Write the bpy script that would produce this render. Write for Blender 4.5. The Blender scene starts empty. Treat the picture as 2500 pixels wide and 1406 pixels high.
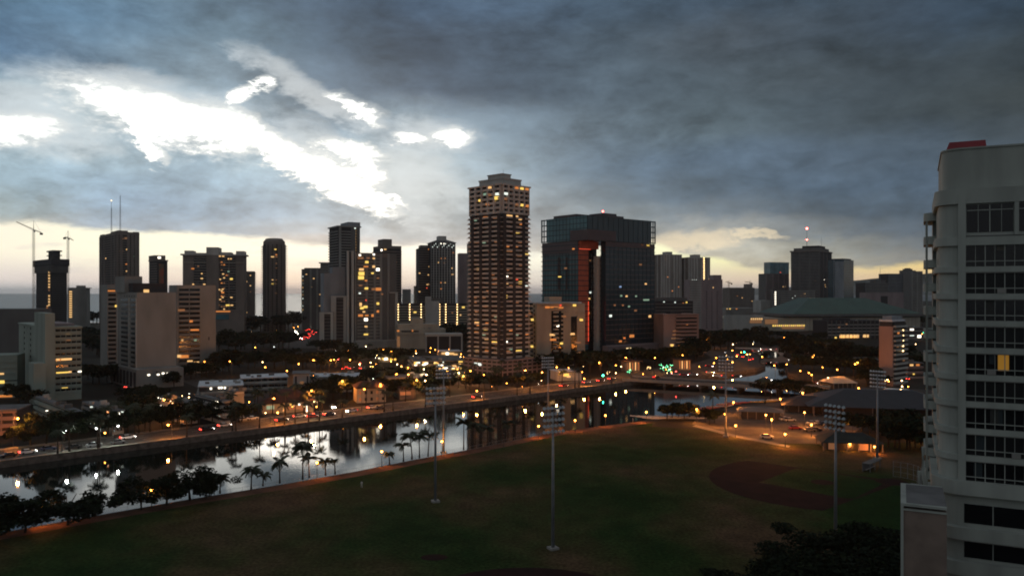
import bpy, math, random
from mathutils import Vector, Matrix
from mathutils.geometry import tessellate_polygon
random.seed(7)
R = math.radians
SC = bpy.context.scene
F = 1925.0; HC = 50.0; HZ = 713.0; CX = 1250.0     # focal length and horizon of the photograph, camera height in metres

# ---------------------------------------------------------------- camera
cam_d = bpy.data.cameras.new('camera'); cam = bpy.data.objects.new('camera', cam_d)
SC.collection.objects.link(cam); SC.camera = cam
cam.location = (0, 0, HC); cam.rotation_euler = (R(90), 0, 0)
cam_d.sensor_width = 36; cam_d.lens = 36*F/2500; cam_d.shift_y = (HZ-703)/2500
cam_d.clip_start = 1; cam_d.clip_end = 150000
vs = SC.view_settings
vs.view_transform = 'Standard'; vs.look = 'None'; vs.gamma = 1; vs.exposure = 0; vs.use_curve_mapping = False
cy = SC.cycles
cy.use_light_tree = True; cy.sample_clamp_indirect = 4; cy.max_bounces = 5; cy.diffuse_bounces = 2; cy.glossy_bounces = 3
cy.caustics_reflective = False; cy.caustics_refractive = False; cy.filter_width = 1.9
cy.volume_bounces = 0

def lin(c):
    return tuple((v/255/12.92) if v/255 <= .04045 else ((v/255+.055)/1.055)**2.4 for v in c)

# ---------------------------------------------------------------- sky
SKY_X = [0, 250, 500, 750, 1000, 1250, 1500, 1750, 2000, 2250, 2500]
SKY_Y = [-200, 0, 100, 200, 300, 400, 480, 540, 580, 612, 640]
G_ = lambda s: [tuple(int(a) for a in w.split(',')) for w in s.split()]
SKY_T = [
 G_('100,115,132 104,120,136 100,115,130 92,105,120 84,96,112 84,96,112 78,90,104 72,83,96 70,80,92 66,76,88 62,72,84'),
 G_('98,118,138 112,132,150 105,120,135 88,100,115 76,90,108 88,102,120 76,88,102 70,80,93 74,84,96 66,76,90 58,68,80'),
 G_('90,110,134 92,112,135 128,145,158 98,112,127 72,82,96 82,93,107 80,90,101 80,85,92 74,80,88 68,74,82 60,66,72'),
 G_('140,155,168 150,163,173 138,149,160 118,131,145 84,95,110 70,80,93 88,98,109 82,90,98 74,80,86 64,70,75 64,68,70'),
 G_('170,182,190 185,195,200 170,182,192 135,151,167 160,171,182 118,129,141 108,119,130 98,108,116 80,88,97 70,76,82 66,70,74'),
 G_('160,176,189 156,172,187 158,175,189 168,182,192 186,193,198 146,157,168 102,114,128 92,104,119 95,106,121 86,97,112 84,93,106'),
 G_('170,181,187 148,164,181 146,163,180 155,170,184 192,198,202 160,166,173 114,122,131 92,103,116 80,91,105 82,93,107 90,100,114'),
 G_('200,198,192 145,160,179 146,162,180 152,166,182 172,179,186 158,161,167 140,145,150 120,125,132 98,105,114 86,95,107 90,98,109'),
 G_('205,198,192 165,170,178 165,172,180 168,174,182 178,182,187 178,177,180 156,156,158 168,164,160 136,138,141 96,102,111 88,95,105'),
 G_('225,214,202 215,205,195 200,195,192 188,187,190 188,186,188 190,185,182 186,180,174 200,193,182 172,168,160 122,124,126 100,104,110'),
 G_('235,222,208 230,218,205 215,208,200 205,200,198 200,196,194 200,194,190 196,188,180 200,192,180 178,172,162 128,126,126 106,108,112'),
]
def bil(tab, ys, x, y):
    x = min(max(x, SKY_X[0]), SKY_X[-1]); y = min(max(y, ys[0]), ys[-1])
    i = min(int(x//250), 9); fx = (x-SKY_X[i])/250
    j = 0
    while j < len(ys)-2 and y > ys[j+1]: j += 1
    fy = (y-ys[j])/(ys[j+1]-ys[j])
    c = []
    for k in range(3):
        a = tab[j][i][k]*(1-fx)+tab[j][i+1][k]*fx; b = tab[j+1][i][k]*(1-fx)+tab[j+1][i+1][k]*fx
        c.append(a*(1-fy)+b*fy)
    return c
AZ0, AZ1 = -R(34), R(34)
W = bpy.data.worlds.new('World'); SC.world = W; W.use_nodes = True
NT = W.node_tree; NT.nodes.clear()
def nd(t, **k):
    n = NT.nodes.new(t)
    for a, b in k.items(): setattr(n, a, b)
    return n
def M(op, a, b=None, c=None):
    n = nd('ShaderNodeMath', operation=op)
    for i, v in enumerate((a, b, c)):
        if v is None: continue
        if isinstance(v, (int, float)): n.inputs[i].default_value = v
        else: NT.links.new(v, n.inputs[i])
    return n.outputs[0]
def MIX(f, a, b):
    n = nd('ShaderNodeMix', data_type='RGBA')
    for s, v in ((0, f), (6, a), (7, b)):
        if isinstance(v, (int, float)): n.inputs[s].default_value = v
        elif isinstance(v, tuple): n.inputs[s].default_value = (*v[:3], 1)
        else: NT.links.new(v, n.inputs[s])
    return n.outputs[2]
def SS(v, a, b):
    n = nd('ShaderNodeMapRange', interpolation_type='SMOOTHSTEP')
    NT.links.new(v, n.inputs[0])
    n.inputs[1].default_value = a; n.inputs[2].default_value = b
    return n.outputs[0]
tc = nd('ShaderNodeTexCoord'); sx = nd('ShaderNodeSeparateXYZ'); NT.links.new(tc.outputs['Generated'], sx.inputs[0])
X_, Y_, Z_ = sx.outputs
az = M('ARCTAN2', X_, Y_)
rho = M('SQRT', M('ADD', M('MULTIPLY', X_, X_), M('MULTIPLY', Y_, Y_)))
tel = M('DIVIDE', Z_, M('MAXIMUM', rho, .02))         # tangent of the elevation
V = M('MULTIPLY', tel, F)
U = M('MULTIPLY', az, F)
def noise3(sx_, sy_, scale, detail=5, rough=.55, seed=0.0, dist=0.0):
    cb = nd('ShaderNodeCombineXYZ')
    NT.links.new(M('MULTIPLY', U, sx_/1000), cb.inputs[0]); NT.links.new(M('MULTIPLY', V, sy_/1000), cb.inputs[1])
    cb.inputs[2].default_value = seed
    n = nd('ShaderNodeTexNoise'); NT.links.new(cb.outputs[0], n.inputs['Vector'])
    n.inputs['Scale'].default_value = scale; n.inputs['Detail'].default_value = detail
    n.inputs['Roughness'].default_value = rough; n.inputs['Distortion'].default_value = dist
    return n.outputs['Fac']
nA = M('SUBTRACT', noise3(1, 1.9, 4.5, 6, .58, 1.3, .3), .5)
nB = M('SUBTRACT', noise3(1, 1.9, 4.5, 6, .58, 7.7, .3), .5)
nC = M('SUBTRACT', noise3(1, 2.1, 13, 7, .62, 4.1, .25), .5)
nD = M('SUBTRACT', noise3(1, 2.4, 30, 5, .65, 9.1), .5)
Uw = M('ADD', U, M('ADD', M('MULTIPLY', nA, 210), M('MULTIPLY', nC, 60)))
Vw = M('ADD', V, M('ADD', M('MULTIPLY', nB, 110), M('MULTIPLY', nC, 40)))
af = nd('ShaderNodeMapRange'); NT.links.new(M('DIVIDE', Uw, F), af.inputs[0])
af.inputs[1].default_value = AZ0; af.inputs[2].default_value = AZ1
rows = [-900+0, 0, 60, 105, 150, 200, 260, 330, 420, 520, 620, 740, 900]
rows = [40, 75, 105, 140, 185, 240, 310, 400, 500, 600, 700, 850]
prev = None
def ramp(cols, fac):
    n = nd('ShaderNodeValToRGB'); cr = n.color_ramp; cr.interpolation = 'B_SPLINE'
    while len(cr.elements) < len(cols): cr.elements.new(.5)
    for i, c in enumerate(cols):
        cr.elements[i].position = i/(len(cols)-1)
    for i, c in enumerate(cols): cr.elements[i].color = (*c, 1)
    NT.links.new(fac, n.inputs[0])
    return n.outputs[0]
for j, vv in enumerate(rows):
    cols = []
    for i in range(21):
        a = AZ0+(AZ1-AZ0)*i/20
        c_ = lin(bil(SKY_T, SKY_Y, CX+F*math.tan(a), HZ-vv/math.cos(a))); g_ = sum(c_)/3; cols.append(tuple(max(0, (g_+(q-g_)*1.35)*m_*(g_/.2)**.10) for q, m_ in zip(c_, (.95, 1.01, 1.0))))
    o = ramp(cols, af.outputs[0])
    prev = o if prev is None else MIX(SS(Vw, rows[j-1], vv), prev, o)
cloud = prev
# relief in the cloud sheet
rel = M('ADD', 1.0, M('ADD', M('MULTIPLY', nC, .95), M('ADD', M('MULTIPLY', nA, 1.55), M('MULTIPLY', nD, .16))))
vm = nd('ShaderNodeVectorMath', operation='SCALE'); NT.links.new(cloud, vm.inputs[0]); NT.links.new(rel, vm.inputs['Scale'])
cloud = vm.outputs[0]
# openings between the clouds: ellipses (x, y, half width, half height, slope in degrees) broken up by noise
U2 = M('ADD', U, M('ADD', M('MULTIPLY', nC, 110), M('MULTIPLY', nD, 30)))
V2 = M('ADD', V, M('ADD', M('MULTIPLY', nB, 36), M('ADD', M('MULTIPLY', nC, 60), M('MULTIPLY', nD, 22))))
EL = [(395, 290, 165, 50, 14), (520, 312, 120, 42, 12), (700, 378, 150, 30, 33), (850, 450, 120, 30, 33), (845, 483, 50, 18, 5),
      (588, 236, 30, 13, -35), (636, 208, 24, 13, 5), (866, 266, 62, 14, 32), (1002, 334, 44, 13, 0), (1110, 330, 40, 20, 0),
      (15, 318, 90, 26, -10), (340, 335, 62, 16, 45), (945, 484, 50, 9, 28), (855, 368, 70, 20, 10), (890, 410, 50, 22, 40)]
SOFT = [(390, 280, 300, 90, 10), (860, 420, 260, 70, 33), (60, 290, 220, 75, 0), (1060, 330, 150, 50, 0), (770, 232, 220, 46, 27), (990, 430, 150, 110, 10), (330, 200, 150, 45, 5)]
def field(lst, base_u, base_v):
    best = None
    for (x, y, rx, ry, an) in lst:
        a0 = math.atan((x-CX)/F); u0 = a0*F; v0 = (HZ-y)*math.cos(a0)
        c, s = math.cos(R(an)), math.sin(R(an))
        du = M('SUBTRACT', base_u, u0); dv = M('SUBTRACT', v0, base_v)
        p = M('MULTIPLY_ADD', du, c/rx, M('MULTIPLY', dv, s/rx)); q = M('MULTIPLY_ADD', du, -s/ry, M('MULTIPLY', dv, c/ry))
        f = M('SUBTRACT', 1.0, M('ADD', M('MULTIPLY', p, p), M('MULTIPLY', q, q)))
        best = f if best is None else M('MAXIMUM', best, f)
    return best
halo = M('MULTIPLY', SS(M('ADD', field(SOFT, Uw, Vw), M('MULTIPLY', nC, 1.6)), -.3, 1.05), .62)
cloud = MIX(halo, cloud, lin((220, 226, 228)))
fe = M('ADD', field(EL, U2, V2), M('ADD', M('MULTIPLY', nD, 2.6), M('MULTIPLY', nC, 2.0)))
cloud = MIX(M('MULTIPLY', SS(fe, -1.3, .2), .78), cloud, lin((232, 236, 235)))
cloud = MIX(SS(fe, -.30, .50), cloud, (1.35, 1.38, 1.32))
CREAM = [(1635, 596, 70, 15, 3), (1840, 573, 75, 9, 3), (1700, 585, 110, 22, 0)]
cloud = MIX(M('MULTIPLY', SS(M('ADD', field(CREAM, U2, V2), M('MULTIPLY', nC, 2.2)), -.5, 1.0), .62), cloud, tuple(v*1.0 for v in lin((252, 232, 196))))
# the clear strip above the horizon, closed above by the ragged edge of the cloud sheet
ed = nd('ShaderNodeFloatCurve')
cm = ed.mapping; cu = cm.curves[0]
EDGE = [(0, 543), (100, 536), (200, 548), (300, 557), (450, 562), (600, 572), (750, 588), (900, 593), (1100, 595), (1300, 606), (1500, 600), (1600, 592), (1660, 612), (1750, 626), (1850, 650), (1900, 656), (2000, 652), (2100, 644), (2250, 638), (2500, 636)]
pts = []
for x, y in EDGE:
    a = math.atan((x-CX)/F); pts.append(((a-AZ0)/(AZ1-AZ0), (HZ-y)*math.cos(a)/200))
cu.points[0].location = (0, pts[0][1]); cu.points[1].location = (1, pts[-1][1])
for p in pts: cu.points.new(p[0], p[1])
cm.update()
af0 = nd('ShaderNodeMapRange'); NT.links.new(az, af0.inputs[0]); af0.inputs[1].default_value = AZ0; af0.inputs[2].default_value = AZ1
NT.links.new(af0.outputs[0], ed.inputs['Value'])
edge = M('MULTIPLY', ed.outputs[0], 200)
nE = M('SUBTRACT', noise3(1, 3.0, 9, 6, .6, 2.2), .5)
dd = M('SUBTRACT', edge, M('ADD', V, M('ADD', M('MULTIPLY', nE, 30), M('MULTIPLY', nD, 10))))
clear = SS(dd, -3, 13)
H1 = [(232, 226, 222)]*2+[(236, 228, 216)]*2+[(226, 222, 214)]*3+[(232, 212, 190)]*2+[(235, 200, 150)]*2
H2 = [(252, 226, 208), (255, 234, 212), (255, 242, 216), (255, 246, 222), (255, 246, 222), (255, 248, 222), (255, 240, 205), (255, 236, 188), (255, 222, 150), (255, 212, 128), (250, 200, 118)]
top = ramp([tuple(v*1.22 for v in lin(c)) for c in H2], af0.outputs[0])
mid = ramp([tuple(v*.92 for v in lin(c)) for c in H1], af0.outputs[0])
low = ramp([lin(c) for c in [(178, 186, 192)]*3+[(186, 186, 188)]*3+[(180, 172, 166)]*3+[(168, 160, 155)]*2], af0.outputs[0])
band = MIX(SS(V, 1, 30), low, mid); band = MIX(SS(V, 22, 95), band, top)
nF = noise3(1, 6.0, 6, 4, .5, 5.5)
band = MIX(M('MULTIPLY', SS(nF, .52, .68), .35), band, lin((198, 198, 200)))
# away from the view the overcast goes on as an even grey sheet
sheet = lin((127, 131, 136))
away = M('MAXIMUM', SS(V, 820, 2200), SS(M('ABSOLUTE', az), R(40), R(85)))
sky = MIX(clear, cloud, band)
sky = MIX(away, sky, sheet)
ns = nd('ShaderNodeTexSky'); ns.sky_type = 'NISHITA'; ns.sun_disc = False
ns.sun_elevation = R(5); ns.sun_rotation = R(-14)
b1 = nd('ShaderNodeBackground'); NT.links.new(sky, b1.inputs[0]); b1.inputs[1].default_value = 1.0
b2 = nd('ShaderNodeBackground'); NT.links.new(ns.outputs[0], b2.inputs[0]); b2.inputs[1].default_value = .004
ad = nd('ShaderNodeAddShader'); NT.links.new(b1.outputs[0], ad.inputs[0]); NT.links.new(b2.outputs[0], ad.inputs[1])
wo = nd('ShaderNodeOutputWorld'); NT.links.new(ad.outputs[0], wo.inputs[0])
W.cycles.sampling_method = 'MANUAL'; W.cycles.sample_map_resolution = 512

# the low sun behind the clouds: hardly any direct light gets through
sl = bpy.data.lights.new('sun', 'SUN'); sl.energy = .12; sl.angle = R(14); sl.color = (1, .9, .76)
so = bpy.data.objects.new('sun', sl); SC.collection.objects.link(so)
so.rotation_euler = (R(90-5), 0, R(180+14)) 

# ================================================================ materials
def mat(name, col=None, rough=.8, metal=0.0, emis=None, es=0.0, var=0.0, vscale=.3, bump=0.0, spec=None, col2=None, detail=4, stretch=None):
    m = bpy.data.materials.new(name); m.use_nodes = True
    nt = m.node_tree; b = nt.nodes['Principled BSDF']
    b.inputs['Roughness'].default_value = rough; b.inputs['Metallic'].default_value = metal
    if spec is None and rough >= .8: spec = .12
    if spec is not None: b.inputs['Specular IOR Level'].default_value = spec
    if col is not None: b.inputs['Base Color'].default_value = (*col, 1)
    if emis is not None:
        b.inputs['Emission Color'].default_value = (*emis, 1); b.inputs['Emission Strength'].default_value = es
    if var or bump:
        tcn = nt.nodes.new('ShaderNodeNewGeometry'); src = tcn.outputs['Position']
        if stretch:
            mp = nt.nodes.new('ShaderNodeMapping'); mp.inputs['Scale'].default_value = stretch
            nt.links.new(src, mp.inputs[0]); src = mp.outputs[0]
        n = nt.nodes.new('ShaderNodeTexNoise'); n.inputs['Scale'].default_value = vscale; n.inputs['Detail'].default_value = detail
        nt.links.new(src, n.inputs['Vector'])
        if var:
            mx = nt.nodes.new('ShaderNodeMix'); mx.data_type = 'RGBA'
            c2 = col2 or tuple(v*(1-var) for v in col); c1 = col if col2 else tuple(min(1, v*(1+var)) for v in col)
            mx.inputs[6].default_value = (*c2, 1); mx.inputs[7].default_value = (*c1, 1)
            mr = nt.nodes.new('ShaderNodeMapRange'); mr.inputs[1].default_value = .35; mr.inputs[2].default_value = .65
            nt.links.new(n.outputs['Fac'], mr.inputs[0]); nt.links.new(mr.outputs[0], mx.inputs[0]); nt.links.new(mx.outputs[2], b.inputs['Base Color'])
        if bump:
            bp = nt.nodes.new('ShaderNodeBump'); bp.inputs['Strength'].default_value = bump; bp.inputs['Distance'].default_value = .1
            nt.links.new(n.outputs['Fac'], bp.inputs['Height']); nt.links.new(bp.outputs[0], b.inputs['Normal'])
    return m
def wallm(name, c, var=.12): return mat(name, c, .85, var=var, vscale=.12, stretch=(1, 1, .35))
MW = dict(
    grey=wallm('grey_concrete', (.24, .235, .22)), grey2=wallm('dark_concrete', (.13, .125, .12)), tan=wallm('tan_concrete', (.42, .39, .36)),
    brown=wallm('brown_render', (.19, .16, .14)), cream=wallm('cream_render', (.36, .32, .26)), pink=wallm('pink_render', (.30, .20, .17)),
    white=wallm('white_render', (.55, .54, .50)), white2=wallm('weathered_white_render', (.38, .375, .35)), green=wallm('pale_green_render', (.26, .30, .26)),
    teal=mat('teal_glass', (.045, .14, .17), .2, var=.25, vscale=.05), dteal=mat('dark_teal_glass', (.012, .032, .045), .15, var=.2, vscale=.05),
    purple=mat('purple_metal', (.06, .045, .05), .5, var=.1), red=mat('red_lit_render', (.36, .085, .04), .7, var=.15), charcoal=wallm('charcoal_panel', (.045, .042, .045)),
    mauve=wallm('mauve_render', (.24, .19, .19)), blue=wallm('blue_grey_panel', (.22, .24, .26)), roof=mat('grey_roof', (.14, .14, .14), .9, var=.2),
    roofw=mat('pale_roof', (.5, .52, .55), .7, var=.15), groof=mat('green_metal_roof', (.035, .08, .062), .55, var=.15, vscale=.05), broof=mat('brown_roof', (.06, .035, .03), .9, var=.2),
    asphalt=mat('asphalt', (.06, .056, .052), .85, var=.2, vscale=.15), pave=mat('pavement', (.17, .155, .135), .9, var=.15, vscale=.3), nearw=mat('cool_white_render', (.32, .345, .315), .8, var=.13, vscale=.45, stretch=(1, 1, .18), detail=6),
)
GL = mat('dark_window_glass', (.008, .009, .011), .12, spec=.35)
GL2 = mat('shaded_room_glass', (.010, .011, .012), .3, spec=.25)
STEEL = mat('galvanised_steel', (.22, .24, .26), .5, metal=.4, var=.12, vscale=.5)
DSTEEL = mat('dark_steel', (.04, .04, .042), .6)
BLACK = mat('black_rubber', (.012, .012, .012), .9)
BARK = mat('palm_bark', (.05, .038, .028), .95, var=.3, vscale=2)
def em(name, c, s): return mat(name, tuple(v*.5 for v in c), .6, emis=c, es=s)
EM = dict(
    w=em('warm_lit_window', (1, .58, .22), .95), o=em('orange_lit_window', (1, .34, .08), .6), y=em('yellow_lit_window', (1, .66, .14), 1.15),
    d=em('dim_lit_window', (.9, .42, .18), .16), c=em('cool_lit_window', (.85, .95, .85), 1.1), b=em('bright_white_lit_window', (1, .9, .72), 3.0),
    g=em('green_tinted_lit_window', (.45, .7, .5), .4), t=em('television_lit_window', (.4, .6, 1), .5), r=em('red_neon', (1, .10, .04), .9),
    amber=em('sodium_lamp_glass', (1, .36, .05), 22), warm=em('warm_lamp_glass', (1, .62, .26), 16), white=em('white_lamp_glass', (.95, 1, .92), 11), bulb=em('corridor_lamp_glass', (1, .66, .28), 7),
    rtail=em('tail_lamp_glass', (1, .03, .02), 9), rbrake=em('brake_lamp_glass', (1, .05, .03), 14), head=em('headlamp_glass', (1, .95, .85), 18), hot=em('facing_headlamp_glass', (1, .9, .7), 70), green=em('green_signal_glass', (.05, 1, .55), 20),
    red=em('red_beacon_glass', (1, .08, .06), 25), fairy=em('green_fairy_light', (.2, 1, .45), 7), sign=em('lit_sign_face', (1, .75, .35), 2.5),
)

# ================================================================ objects
def link(o, parent=None):
    SC.collection.objects.link(o)
    if parent is not None: o.parent = parent
    return o
def tag(o, label=None, cat=None, group=None, kind=None):
    for k, v in (('label', label), ('category', cat), ('group', group), ('kind', kind)):
        if v: o[k] = v
    return o
def thing(name, loc=(0, 0, 0), rz=0.0, label=None, cat=None, group=None):
    o = bpy.data.objects.new(name, None); o.location = loc; o.rotation_euler = (0, 0, rz); o.empty_display_size = .5
    link(o); return tag(o, label, cat, group)
class MB:
    def __init__(s): s.v = []; s.f = []; s.mi = []; s.m = 0
    def add(s, vs_, fs):
        n = len(s.v); s.v += [tuple(v) for v in vs_]; s.f += [tuple(i+n for i in f) for f in fs]; s.mi += [s.m]*len(fs)
    def box(s, x0, x1, y0, y1, z0, z1):
        s.add([(x0, y0, z0), (x1, y0, z0), (x1, y1, z0), (x0, y1, z0), (x0, y0, z1), (x1, y0, z1), (x1, y1, z1), (x0, y1, z1)],
              [(0, 3, 2, 1), (4, 5, 6, 7), (0, 1, 5, 4), (1, 2, 6, 5), (2, 3, 7, 6), (3, 0, 4, 7)]); return s
    def prism(s, poly, z0, z1, top=None):
        n = len(poly); t = top or poly
        s.add([(x, y, z0) for x, y in poly]+[(x, y, z1) for x, y in t],
              [tuple(range(n-1, -1, -1)), tuple(range(n, 2*n))]+[(i, (i+1) % n, n+(i+1) % n, n+i) for i in range(n)]); return s
    def bar(s, a, b, r, n=6, r2=None):
        a = Vector(a); b = Vector(b); d = (b-a); r2 = r if r2 is None else r2
        if d.length < 1e-6: return s
        q = d.to_track_quat('Z', 'Y'); vs_ = []
        for p, rr in ((a, r), (b, r2)):
            for i in range(n): vs_.append(p+q @ Vector((rr*math.cos(2*math.pi*i/n), rr*math.sin(2*math.pi*i/n), 0)))
        s.add(vs_, [(i, (i+1) % n, n+(i+1) % n, n+i) for i in range(n)]+[tuple(range(n-1, -1, -1)), tuple(range(n, 2*n))]); return s
    def tube(s, pts, rs, n=6):
        vs_ = []
        for k, p in enumerate(pts):
            a = Vector(pts[max(k-1, 0)]); b = Vector(pts[min(k+1, len(pts)-1)]); q = (b-a).to_track_quat('Z', 'Y')
            for i in range(n): vs_.append(Vector(p)+q @ Vector((rs[k]*math.cos(2*math.pi*i/n), rs[k]*math.sin(2*math.pi*i/n), 0)))
        fs = []
        for k in range(len(pts)-1):
            fs += [(k*n+i, k*n+(i+1) % n, (k+1)*n+(i+1) % n, (k+1)*n+i) for i in range(n)]
        fs += [tuple(range(n-1, -1, -1)), tuple(range((len(pts)-1)*n, len(pts)*n))]
        s.add(vs_, fs); return s
    def ball(s, c, r, n=8, m=5, sz=1.0):
        vs_ = [(c[0], c[1], c[2]-r*sz)]
        for j in range(1, m):
            t = math.pi*j/m
            for i in range(n): vs_.append((c[0]+r*math.sin(t)*math.cos(2*math.pi*i/n), c[1]+r*math.sin(t)*math.sin(2*math.pi*i/n), c[2]-r*sz*math.cos(t)))
        vs_.append((c[0], c[1], c[2]+r*sz)); L = len(vs_)-1; fs = [(0, 1+(i+1) % n, 1+i) for i in range(n)]
        for j in range(m-2):
            fs += [(1+j*n+i, 1+j*n+(i+1) % n, 1+(j+1)*n+(i+1) % n, 1+(j+1)*n+i) for i in range(n)]
        fs += [(L, 1+(m-2)*n+i, 1+(m-2)*n+(i+1) % n) for i in range(n)]
        s.add(vs_, fs); return s
    def mesh(s, name, mats, smooth=False):
        me = bpy.data.meshes.new(name); me.from_pydata(s.v, [], s.f)
        for m in (mats if isinstance(mats, (list, tuple)) else [mats]): me.materials.append(m)
        if any(s.mi): me.polygons.foreach_set('material_index', s.mi)
        if smooth: me.polygons.foreach_set('use_smooth', [True]*len(me.polygons))
        me.update(); return me
    def build(s, name, mats, parent=None, loc=(0, 0, 0), smooth=False, kind=None):
        o = bpy.data.objects.new(name, s.mesh(name, mats, smooth)); o.location = loc; link(o, parent)
        return tag(o, kind=kind) if kind else o
def inst(name, me, parent=None, loc=(0, 0, 0), rot=(0, 0, 0), sc=(1, 1, 1), **k):
    o = bpy.data.objects.new(name, me); o.location = loc; o.rotation_euler = rot; o.scale = sc; link(o, parent)
    return tag(o, **k) if k else o
_unit = {}
def piece(name, m, parent, x0, x1, y0, y1, z0, z1):
    if m.name not in _unit: _unit[m.name] = MB().box(-.5, .5, -.5, .5, -.5, .5).mesh('block_'+m.name, m)
    return inst(name, _unit[m.name], parent, ((x0+x1)/2, (y0+y1)/2, (z0+z1)/2), (0, 0, 0), (abs(x1-x0), abs(y1-y0), abs(z1-z0)))
def copy_tree(o, parent=None, lights=True):
    c = o.copy(); SC.collection.objects.link(c); c.parent = parent
    for ch in o.children:
        if lights or ch.type != 'LIGHT': copy_tree(ch, c, lights)
    return c
def G(px, py, z=0.0):
    Y = (HC-z)*F/(py-HZ); return ((px-CX)/F*Y, Y)
def at(px, Y): return (px-CX)/F*Y
def zt(py, Y): return HC-(py-HZ)/F*Y
def sheet(name, poly, z, m, kind='structure', label=None, holes=(), cat=None, parent=None):
    loops = [[Vector((x, y, 0)) for x, y in p] for p in (poly, *holes)]
    tri = tessellate_polygon(loops); vs_ = [(v.x, v.y, z) for l in loops for v in l]
    fs = []
    for a, b, c in tri:
        A, B, C = (Vector(vs_[i]) for i in (a, b, c))
        fs.append((a, b, c) if (B-A).cross(C-A).z > 0 else (a, c, b))
    me = bpy.data.meshes.new(name); me.from_pydata(vs_, [], fs); me.materials.append(m); me.update()
    o = bpy.data.objects.new(name, me); link(o, parent); return tag(o, label, cat, None, kind)
ORD = 'first second third fourth fifth sixth seventh eighth ninth tenth eleventh twelfth thirteenth fourteenth fifteenth sixteenth seventeenth eighteenth nineteenth twentieth'.split()
TENS = {2: 'twenty', 3: 'thirty', 4: 'forty', 5: 'fifty', 6: 'sixty', 7: 'seventy', 8: 'eighty', 9: 'ninety'}
def nth(i):
    if i < 20: return ORD[i]
    t, u = divmod(i+1, 10)
    return TENS[t][:-1]+'ieth' if u == 0 else TENS[t]+'-'+ORD[u-1]

# canal geometry: far bank line from B0 along BD; the land beyond lies towards BN
B0 = (-150.6, 232.0); BD = (math.cos(R(43.65)), math.sin(R(43.65))); BN = (-BD[1], BD[0])
def bank(t, n=0.0): return (B0[0]+BD[0]*t+BN[0]*n, B0[1]+BD[1]*t+BN[1]*n)
def bank_px(px, n=0.0):            # the point of the line parallel to the far bank, n metres inland, that lies on the photo column px
    u = (px-CX)/F; x0, y0 = bank(0, n)
    t = (u*y0-x0)/(BD[0]-u*BD[1]); return bank(t, n)
RD = math.atan2(BD[1], BD[0])

# ================================================================ building volumes
class Vol:
    """a rectangular block: its nearest corner at O, local x along the face that runs to the right, local y along the face that runs to the left"""
    def __init__(s, root, O, W, D, z0, z1, wall, name='wall', core=None):
        s.root = root; s.phi = root.rotation_euler[2]; s.W = W; s.D = D; s.z0 = z0; s.z1 = z1; s.wall = wall; s.O = O
        dx, dy = O[0]-root.location[0], O[1]-root.location[1]; c, n = math.cos(-s.phi), math.sin(-s.phi)
        s.lx, s.ly = dx*c-dy*n, dx*n+dy*c
        s.core = piece(name, core or wall, root, s.lx, s.lx+W, s.ly, s.ly+D, z0, z1)
    def lenf(s, f): return s.W if f in 'RB' else s.D
    def lim(s, f, a, b, o0, o1, z0, z1):
        if f == 'R': return s.lx+a, s.lx+b, s.ly-o1, s.ly-o0, z0, z1
        if f == 'L': return s.lx-o1, s.lx-o0, s.ly+a, s.ly+b, z0, z1
        if f == 'B': return s.lx+a, s.lx+b, s.ly+s.D+o0, s.ly+s.D+o1, z0, z1
        return s.lx+s.W+o0, s.lx+s.W+o1, s.ly+a, s.ly+b, z0, z1
    def p(s, name, m, f, a, b, o0, o1, z0, z1): return piece(name, m, s.root, *s.lim(f, a, b, o0, o1, z0, z1))
    def mb(s, mb, f, a, b, o0, o1, z0, z1): mb.box(*s.lim(f, a, b, o0, o1, z0, z1))
    def hit(s, f, px, py):                  # where the photo's pixel meets the face: (distance along the face, height)
        u = (px-CX)/F; c, n = math.cos(s.phi), math.sin(s.phi)
        d = (c, n) if f in 'RB' else (-n, c); O = s.O
        if f == 'B': O = (O[0]-n*s.D, O[1]+c*s.D)
        if f == 'E': O = (O[0]+c*s.W, O[1]+n*s.W)
        t = (u*O[1]-O[0])/(d[0]-u*d[1]); Y = O[1]+d[1]*t
        return t, zt(py, Y)
    def lit(s, items, w=2.0, h=1.3, out=.46):
        """items: (face, px, py, tone) lit windows where the photo shows them"""
        for it in items:
            f, px, py, tone = it[:4]; ww = it[4] if len(it) > 4 else w; hh = it[5] if len(it) > 5 else h
            t, z = s.hit(f, px, py); t = min(max(t, ww/2+.1), s.lenf(f)-ww/2-.1); z = min(max(z, s.z0+hh), s.z1-hh)
            s.p('window', EM[tone], f, t-ww/2, t+ww/2, -.2, out, z-hh/2, z+hh/2)
    def scatter(s, f, n, rnd, tones='wdwdoyc', w=1.6, h=1.2, fh=3.0, z0=None, z1=None, a=None, b=None, out=.3):
        L = s.lenf(f); z0 = s.z0+4 if z0 is None else z0; z1 = s.z1-3 if z1 is None else z1; a = .05*L if a is None else a; b = .95*L if b is None else b
        seen = set()
        for _ in range(n):
            k = int(rnd.uniform(0, (z1-z0)/fh)); c = int(rnd.uniform(a, b)/(w*1.5))
            if (k, c) in seen: continue
            seen.add((k, c)); t = min(max(c*w*1.5+w, a+w/2), b-w/2); z = z0+(k+.45)*fh
            s.p('window', EM[rnd.choice(tones)], f, t-w/2, t+w/2, -.1, out, z-h/2, z+h/2)
def corner(xl, xc, xr, Y, phi, W=None, D=None):
    O = (at(xc, Y), Y); c, n = math.cos(phi), math.sin(phi)
    def ext(px, d):
        u = (px-CX)/F; return (u*O[1]-O[0])/(d[0]-u*d[1])
    if W is None: W = ext(xr, (c, n)) if xr > xc else 20
    if D is None: D = ext(xl, (-n, c)) if xl < xc else 20
    return O, abs(W), abs(D)
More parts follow.
